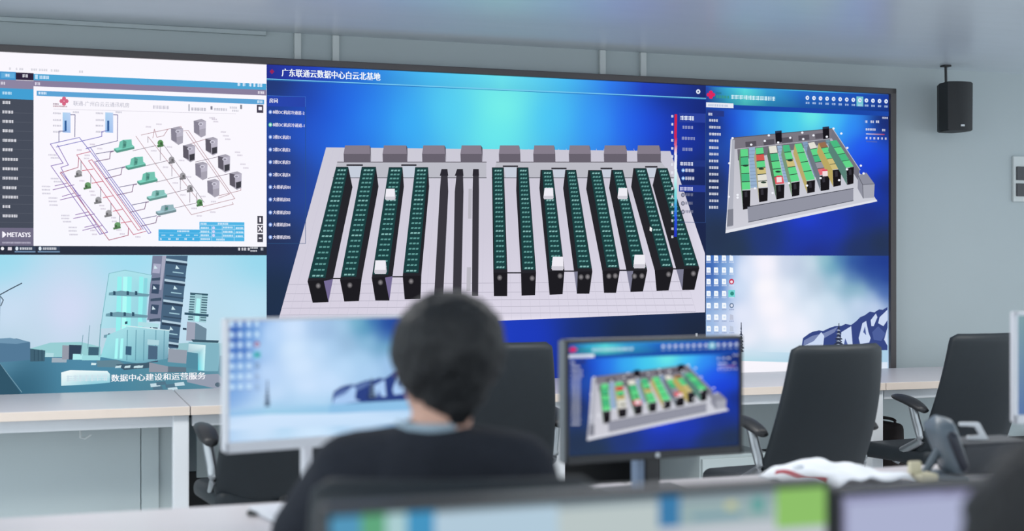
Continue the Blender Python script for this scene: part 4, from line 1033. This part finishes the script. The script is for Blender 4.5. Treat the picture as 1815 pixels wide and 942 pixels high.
# ------------------------------------------------------------------ small things on the middle desk
def sheet(bm, n, w_, d_, fn, th=0.003):
    top = [[bm.verts.new((w_*(i/n-0.5), d_*(j/n-0.5), fn(i/n, j/n)+th)) for i in range(n+1)] for j in range(n+1)]
    bot = [[bm.verts.new((w_*(i/n-0.5), d_*(j/n-0.5), max(0.0005, fn(i/n, j/n)))) for i in range(n+1)] for j in range(n+1)]
    for j in range(n):
        for i in range(n):
            bm.faces.new((top[j][i], top[j][i+1], top[j+1][i+1], top[j+1][i])); bm.faces.new((bot[j][i], bot[j+1][i], bot[j+1][i+1], bot[j][i+1]))
    for k in range(n):
        bm.faces.new((top[0][k], bot[0][k], bot[0][k+1], top[0][k+1])); bm.faces.new((top[n][k+1], bot[n][k+1], bot[n][k], top[n][k]))
        bm.faces.new((top[k+1][0], bot[k+1][0], bot[k][0], top[k][0])); bm.faces.new((top[k][n], bot[k][n], bot[k+1][n], top[k+1][n]))
def deskpt(px, py):                      # point of the middle desk's top seen at this pixel
    Y = (EYE-DT)*F/(py-CY); return Vector(((px-CX)/F*Y, Y, DT))
c0 = deskpt(1482, 850)
pa = thing('paper_stack', 'rumpled white papers with a red stripe lying on the desk left of the phone', 'papers', (c0.x, c0.y, DT), PHI+0.1)
b = nb(); sheet(b, 24, 0.33, 0.24, lambda u_, v_: 0.004+0.03*math.sin(math.pi*u_)*(0.35+0.65*v_)+0.016*noise.noise((u_*6, v_*4, 0.3)), 0.006)
obj('sheets', b, M['paper'], pa, True)
def ph_(u_, v_): return 0.004+0.03*math.sin(math.pi*u_)*(0.35+0.65*v_)+0.016*noise.noise((u_*6, v_*4, 0.3))
b = nb(); st_ = []
for k in range(13):
    u_ = 0.06+0.17*k/12; v_ = 0.80-0.62*k/12
    zz = max(0.003, ph_(u_, v_))+0.0065; du, dv = 0.022, 0.03
    st_.append([b.verts.new((0.33*(u_-du-0.5), 0.24*(v_-dv-0.5), max(0.003, ph_(u_-du, v_-dv))+0.0068)), b.verts.new((0.33*(u_+du-0.5), 0.24*(v_+dv-0.5), max(0.003, ph_(u_+du, v_+dv))+0.0068))])
for k in range(12): b.faces.new((st_[k][0], st_[k][1], st_[k+1][1], st_[k+1][0]))
bmesh.ops.solidify(b, geom=list(b.faces), thickness=0.0012)
obj('red_stripe', b, M['red'], pa, True)
b = nb(); bmesh.ops.create_icosphere(b, subdivisions=3, radius=0.018)
for v in b.verts: v.co *= 1+0.2*noise.noise(v.co*90); v.co.z *= 0.8
o = obj('crumpled_tissue', b, M['paper'], None, True); o.location = ray(1416, 832, 3.62); tag(o, 'small crumpled white tissue lying on top of the papers', 'tissue')
c1 = deskpt(1487, 876)
o = obj('pen_cap', tube(nb(), [(0, 0, 0.006), (0.012, 0.004, 0.006), (0.03, 0.01, 0.006)], [0.004, 0.006, 0.0055], 10), M['red'], None, True); o.location = (c1.x, c1.y, DT); tag(o, 'small red cap on the desk in front of the papers', 'cap')
c2 = deskpt(1636, 853)
o = thing('card_holder', 'small cream plastic holder on the desk below the phone', 'holder', (c2.x, c2.y, DT), PHI)
obj('body', bx(-0.02, 0.035, -0.02, 0.03, 0, 0.02, bev=0.004), M['cream'], o); obj('upright', bx(-0.03, 0.006, 0.012, 0.028, 0.018, 0.05, bev=0.004), M['cream'], o)

c3 = deskpt(1672, 846)
ph = thing('desk_phone', 'grey desk telephone leaning on its stand at the right of the middle desk', 'phone', (c3.x, c3.y, DT), 0.0)
def slab(bm, p0, p1, w0, w1, th, n=28, m=10):
    """rounded tapering slab between two points, seen edge-on"""
    p0, p1 = Vector(p0), Vector(p1); d_ = (p1-p0)
    ax = d_.normalized(); nz = Vector((0, 1, 0)); nx = ax.cross(nz).normalized()
    rings = []
    for j in range(m+1):
        t = j/m; e = math.sqrt(max(0.02, 1-(2*t-1)**6))
        wv = (w0+(w1-w0)*t)*e
        rings.append([bm.verts.new(p0+d_*t+nx*wv*math.copysign(abs(math.cos(a_))**0.7, math.cos(a_))+nz*th*e*math.copysign(abs(math.sin(a_))**0.5, math.sin(a_))) for a_ in (2*math.pi*k/n for k in range(n))])
    for j in range(m):
        for k in range(n): bm.faces.new((rings[j][k], rings[j][(k+1) % n], rings[j+1][(k+1) % n], rings[j+1][k]))
    bm.faces.new(rings[0]); bm.faces.new(rings[-1])
    return bm
obj('body', slab(nb(), (-0.022, 0, 0.165), (0.038, 0, 0.005), 0.034, 0.026, 0.075), M['phone'], ph, True, False)
obj('handset', slab(nb(), (-0.006, -0.062, 0.135), (0.040, -0.055, 0.02), 0.015, 0.013, 0.03), M['phonedark'], ph, True, False)
b = nb(); tube(b, [(-0.052, 0.0, 0.008), (-0.005, 0.0, 0.085)], [0.010, 0.013], 10); box(b, -0.066, 0.05, -0.06, 0.06, 0.0, 0.012, bev=0.004); obj('stand', b, M['phone'], ph, True)

c4 = deskpt(1738, 838)
bxo = thing('desk_organiser', 'dark grey organiser box on the desk right of the phone', 'box', (c4.x, c4.y, DT), PHI)
obj('body', bx(-0.07, 0.15, -0.02, 0.10, 0, 0.082, bev=0.008), M['box'], bxo)
obj('lip', bx(-0.072, 0.152, -0.022, 0.102, 0.076, 0.086, bev=0.004), M['box'], bxo)
q = ray(1722, 782, c4.y+0.03)
b = nb(); z0 = DT+0.0945-0.0
pth = [(-0.034, 0.048), (0.020, 0.048), (0.046, 0.0), (-0.012, 0.0), (-0.012, 0.011), (0.026, 0.011), (0.010, 0.038), (-0.034, 0.038)]
fr_v = [b.verts.new((x, -0.008, z)) for x, z in pth]; bk_v = [b.verts.new((x, 0.008, z)) for x, z in pth]
b.faces.new(fr_v); b.faces.new(bk_v)
for k in range(8): b.faces.new((fr_v[k], fr_v[(k+1) % 8], bk_v[(k+1) % 8], bk_v[k]))
bmesh.ops.bevel(b, geom=list(b.edges), offset=0.0018, segments=2, affect='EDGES')
o = obj('cable_clip', b, M['white'], None, True); o.location = (q.x, c4.y+0.03, DT+0.0865); tag(o, 'white bent plastic clip standing on the dark organiser box', 'clip')

c6 = deskpt(446, 916)
b = nb(); tube(b, [(-0.012, 0, 0.006), (-0.004, 0, 0.008), (0.012, 0, 0.006)], [0.004, 0.007, 0.004], 10); o = obj('binder_clip', b, M['plastic'], None, True); o.location = (c6.x, c6.y, DT); o.rotation_euler = (0, 0, -0.5); tag(o, 'small dark clip on the desk below the white monitor', 'clip')

# ------------------------------------------------------------------ people
def ell(bm, c_, r, rot=None):
    res = bmesh.ops.create_icosphere(bm, subdivisions=3, radius=1.0)
    for v in res['verts']:
        p_ = Vector((v.co.x*r[0], v.co.y*r[1], v.co.z*r[2]))
        if rot: p_ = rot @ p_
        v.co = p_+Vector(c_)
def hull(bm, a_, ra, b_, rb):
    """convex hull of two ellipsoids"""
    t = bmesh.new()
    for c_, r in ((a_, ra), (b_, rb)):
        if not isinstance(r, (tuple, list)): r = (r, r, r)
        res = bmesh.ops.create_icosphere(t, subdivisions=2, radius=1.0)
        for v in res['verts']: v.co = Vector((v.co.x*r[0], v.co.y*r[1], v.co.z*r[2]))+Vector(c_)
    res = bmesh.ops.convex_hull(t, input=t.verts)
    junk = list({g_ for g_ in res['geom_interior'] if isinstance(g_, bmesh.types.BMVert)})
    bmesh.ops.delete(t, geom=junk, context='VERTS')
    me = bpy.data.meshes.new('h'); t.to_mesh(me); t.free()
    bm.from_mesh(me); bpy.data.meshes.remove(me)
def fuse(name, bm, m, parent, voxel=0.008, it=6):
    """one continuous skin over all the pieces"""
    me = bpy.data.meshes.new(name); bmesh.ops.recalc_face_normals(bm, faces=bm.faces); bm.to_mesh(me); bm.free()
    o = bpy.data.objects.new(name, me); C.objects.link(o)
    r = o.modifiers.new('r', 'REMESH'); r.mode = 'VOXEL'; r.voxel_size = voxel
    s = o.modifiers.new('s', 'SMOOTH'); s.factor = 0.5; s.iterations = it
    dg = bpy.context.evaluated_depsgraph_get(); dg.update()
    nm = bpy.data.meshes.new_from_object(o.evaluated_get(dg))
    bpy.data.objects.remove(o); bpy.data.meshes.remove(me)
    nm.name = name
    nm.materials.clear()
    return link(name, nm, m, parent, True)

def hand(bm, wrist, d_, s):
    """palm down, d_ the way it points, s = -1 left hand, 1 right hand"""
    d_ = Vector(d_).normalized(); a_ = d_.cross(Vector((0, 0, 1))).normalized(); up = a_.cross(d_)
    W_ = Vector(wrist); kn = W_+d_*0.085
    for t in (-0.028, -0.009, 0.010, 0.028): hull(bm, W_+a_*t*0.6, (0.016, 0.016, 0.014), kn+a_*t, (0.013, 0.013, 0.011))
    for t, L in ((-0.031, 0.062 if s > 0 else 0.05), (-0.010, 0.074), (0.011, 0.072), (0.031, 0.05 if s > 0 else 0.062)):
        k0 = kn+a_*t; k1 = k0+d_*L*0.45+a_*t*0.12+up*0.004; k2 = k1+d_*L*0.33-up*0.012; k3 = k2+d_*L*0.22-up*0.012
        hull(bm, k0, 0.0105, k1, 0.0092); hull(bm, k1, 0.0092, k2, 0.0085); hull(bm, k2, 0.0085, k3, 0.0072)
    t0 = W_+d_*0.03-a_*s*0.022; t1 = t0+d_*0.035-a_*s*0.026-up*0.006; t2 = t1+d_*0.03-a_*s*0.008-up*0.006
    hull(bm, t0, 0.014, t1, 0.0105); hull(bm, t1, 0.0105, t2, 0.0085)

def person(label, J, hairfn, collar=True):
    """J: joints in world space"""
    V = {k: Vector(v) for k, v in J.items() if k not in ('roll', 'yaw', 'pitch')}
    root = thing('person', label, 'person', (V['pelvis'].x, V['pelvis'].y, 0))
    inv = Vector((-V['pelvis'].x, -V['pelvis'].y, 0))
    for k in V: V[k] = V[k]+inv
    H = V['head']
    R = Matrix.Rotation(J.get('yaw', 0), 3, 'Z') @ Matrix.Rotation(J.get('roll', 0), 3, 'Y') @ Matrix.Rotation(J.get('pitch', 0), 3, 'X')
    def hp(x, y, z): return H+R @ Vector((x, y, z))
    def torso(bm, g_):
        pv, ch, nk = V['pelvis'], V['chest'], V['neck']
        hull(bm, pv, (0.165+g_, 0.115+g_, 0.10+g_), pv+(ch-pv)*0.5, (0.15+g_, 0.105+g_, 0.09+g_))
        hull(bm, pv+(ch-pv)*0.5, (0.15+g_, 0.105+g_, 0.09+g_), ch, (0.168+g_, 0.115+g_, 0.11+g_))
        top = nk+Vector((0, -0.012, -0.035))
        hull(bm, ch, (0.165+g_, 0.11+g_, 0.11+g_), top, (0.075+g_, 0.06+g_, 0.035+g_))
        for s in ('l', 'r'):
            sh = V['sh_'+s]
            hull(bm, ch+(sh-ch)*0.35, (0.09+g_, 0.085+g_, 0.09+g_), sh, 0.060+g_)
            hull(bm, top+Vector((0, 0, -0.004)), (0.055+g_, 0.05+g_, 0.03+g_), sh+Vector((0, 0, 0.004)), 0.056+g_)
    def arms(bm, g_, to_wrist=1.0):
        for s in ('l', 'r'):
            sh, el, wr = V['sh_'+s], V['el_'+s], V['wr_'+s]
            hull(bm, sh, 0.058+g_, sh+(el-sh)*0.5, 0.050+g_); hull(bm, sh+(el-sh)*0.5, 0.050+g_, el, 0.040+g_)
            e2 = el+(wr-el)*to_wrist
            hull(bm, el, 0.041+g_, el+(e2-el)*0.35, 0.041+g_); hull(bm, el+(e2-el)*0.35, 0.041+g_, e2, 0.028+g_)
    def legs(bm, g_):
        for s in ('l', 'r'):
            hp_, kn, an = V['hip_'+s], V['kn_'+s], V['an_'+s]
            hull(bm, hp_, 0.085+g_, kn, 0.056+g_); hull(bm, kn, 0.056+g_, kn+(an-kn)*0.35, 0.052+g_); hull(bm, kn+(an-kn)*0.35, 0.052+g_, an, 0.036+g_)
    bm = nb()
    torso(bm, 0); arms(bm, 0); legs(bm, 0)
    for s, k in (('l', -1), ('r', 1)):
        el, wr = V['el_'+s], V['wr_'+s]
        dv = wr-el; dv.z = 0; hand(bm, wr, dv, k)
        an = V['an_'+s]; hull(bm, an+Vector((0, -0.03, -0.05)), (0.035, 0.04, 0.03), an+Vector((0, 0.14, -0.06)), (0.042, 0.04, 0.02))
    hull(bm, V['neck']+Vector((0, -0.005, -0.05)), (0.058, 0.058, 0.03), hp(0, -0.022, -0.075), (0.052, 0.054, 0.03))
    # skull, jaw, nose, ears
    ell(bm, hp(0, -0.012, 0.022), (0.076, 0.094, 0.088), R)
    hull(bm, hp(0, 0.03, -0.02), (0.066, 0.055, 0.05), hp(0, 0.052, -0.092), (0.030, 0.028, 0.020))
    hull(bm, hp(0, 0.088, 0.005), (0.008, 0.008, 0.012), hp(0, 0.102, -0.028), (0.014, 0.012, 0.009))
    for k in (-1, 1):
        hull(bm, hp(k*0.077, -0.008, 0.018), (0.008, 0.017, 0.016), hp(k*0.076, 0.0, -0.022), (0.007, 0.009, 0.010))
    body = fuse('body', bm, M['skin'], root, 0.0055, 4)
    bm = nb(); torso(bm, 0.012); arms(bm, 0.011, 0.94)
    fuse('sweater', bm, M['sweater'], root, 0.008, 8)
    bm = nb(); legs(bm, 0.012); pv = V['pelvis']; ell(bm, pv, (0.18, 0.13, 0.115)); fuse('trousers', bm, M['trousers'], root, 0.010, 6)
    for k in (-1, 1):
        b = nb(); an = V['an_'+('l' if k < 0 else 'r')]
        hull(b, an+Vector((0, -0.035, -0.048)), (0.042, 0.046, 0.034), an+Vector((0, 0.15, -0.060)), (0.048, 0.044, 0.024)); fuse('shoe', b, M['plastic'], root, 0.008, 4)
        b = nb(); ell(b, hp(k*0.031, 0.078, 0.012), (0.012, 0.008, 0.007), R); obj('eye', b, M['eye'], root, True)
        b = nb(); tube(b, [hp(k*0.016, 0.089, 0.033), hp(k*0.032, 0.084, 0.037), hp(k*0.047, 0.070, 0.031)], [0.0035, 0.004, 0.002], 8); obj('eyebrow', b, M['hair'], root)
    b = nb(); tube(b, [hp(-0.024, 0.075, -0.056), hp(0, 0.083, -0.055), hp(0.024, 0.075, -0.056)], [0.003, 0.006, 0.003], 8); obj('mouth', b, M['lip'], root, True)
    bm = nb(); hairfn(bm, hp, R)
    h_ = fuse('hair', bm, M['hair'], root, 0.006, 3)
    for v in h_.data.vertices:
        nv = v.normal; v.co += nv*(0.005*noise.noise(v.co*38)+0.003*noise.noise(Vector((v.co.x*140, v.co.y*140, v.co.z*50))))
    if collar:
        b = nb(); nk = V['neck']; n = 40; rings = []
        for j, (rx, ry, dz, off) in enumerate(((0.061, 0.063, -0.024, 0.0), (0.063, 0.065, -0.012, -0.003), (0.059, 0.061, 0.002, -0.006), (0.054, 0.056, 0.003, -0.006), (0.053, 0.055, -0.012, -0.002), (0.053, 0.055, -0.03, 0))):
            rings.append([b.verts.new(nk+Vector((rx*math.cos(2*math.pi*k/n), off+ry*math.sin(2*math.pi*k/n), dz-0.02*max(0, math.sin(2*math.pi*k/n))))) for k in range(n)])
        for j in range(len(rings)):
            for k in range(n): b.faces.new((rings[j][k], rings[j][(k+1) % n], rings[(j+1) % len(rings)][(k+1) % n], rings[(j+1) % len(rings)][k]))
        obj('shirt_collar', b, M['shirt'], root, True, False)
    return root

def hair_main(bm, hp, R):
    ell(bm, hp(-0.001, -0.016, 0.026), (0.095, 0.106, 0.098), R)
    ell(bm, hp(-0.002, -0.035, 0.034), (0.092, 0.090, 0.091), R)
    hull(bm, hp(-0.001, -0.035, 0.005), (0.090, 0.078, 0.05), hp(0.008, -0.058, -0.060), (0.044, 0.032, 0.030))
    hull(bm, hp(0.012, -0.052, -0.05), (0.036, 0.030, 0.02), hp(0.010, -0.054, -0.088), (0.026, 0.022, 0.012))
    hull(bm, hp(0.052, 0.0, 0.02), (0.038, 0.06, 0.05), hp(0.068, 0.012, -0.02), (0.014, 0.024, 0.016))
    ell(bm, hp(0.028, 0.056, 0.066), (0.046, 0.036, 0.034), R)
    ell(bm, hp(-0.028, 0.056, 0.066), (0.046, 0.036, 0.032), R)
jm = dict(pelvis=(-0.125, 2.22, 0.60), chest=(-0.128, 2.25, 0.90), neck=(-0.130, 2.225, 1.080), head=(-0.112, 2.245, 1.170), roll=math.radians(7), yaw=math.radians(16), pitch=math.radians(-3),
          sh_l=(-0.266, 2.24, 0.992), sh_r=(0.006, 2.235, 0.994), el_l=(-0.366, 2.33, 0.878), el_r=(0.09, 2.25, 0.80), wr_l=(-0.27, 2.63, 0.815), wr_r=(0.03, 2.62, 0.815),
          hip_l=(-0.215, 2.26, 0.60), hip_r=(-0.035, 2.26, 0.60), kn_l=(-0.24, 2.66, 0.57), kn_r=(-0.01, 2.66, 0.57), an_l=(-0.24, 2.62, 0.10), an_r=(-0.01, 2.62, 0.10))
person('seated person seen from behind, short black hair, black sweater over a pale collar', jm, hair_main)

ox, oy = 0.51, 1.0
jn = dict(pelvis=(ox, oy-0.08, 0.60), chest=(ox, oy+0.06, 0.86), neck=(ox+0.005, oy+0.17, 0.975), head=(0.522, 1.27, 1.052), pitch=math.radians(-22),
          sh_l=(ox-0.155, oy+0.10, 0.93), sh_r=(ox+0.155, oy+0.10, 0.93), el_l=(ox-0.21, oy+0.08, 0.82), el_r=(ox+0.21, oy+0.10, 0.82), wr_l=(ox-0.10, oy+0.26, 0.80), wr_r=(ox+0.12, oy+0.28, 0.80),
          hip_l=(ox-0.09, oy-0.04, 0.60), hip_r=(ox+0.09, oy-0.04, 0.60), kn_l=(ox-0.11, oy+0.34, 0.57), kn_r=(ox+0.11, oy+0.34, 0.57), an_l=(ox-0.11, oy+0.30, 0.10), an_r=(ox+0.11, oy+0.30, 0.10))
person('blurred dark-haired head of a person at the bottom right corner', jn, hair_main, False)
oc = copy_tree(chair0); oc['label'] = 'charcoal office chair under the person at the bottom right corner'
oc.location = (ox, oy-0.10, 0); oc.rotation_euler = (0, 0, 0)
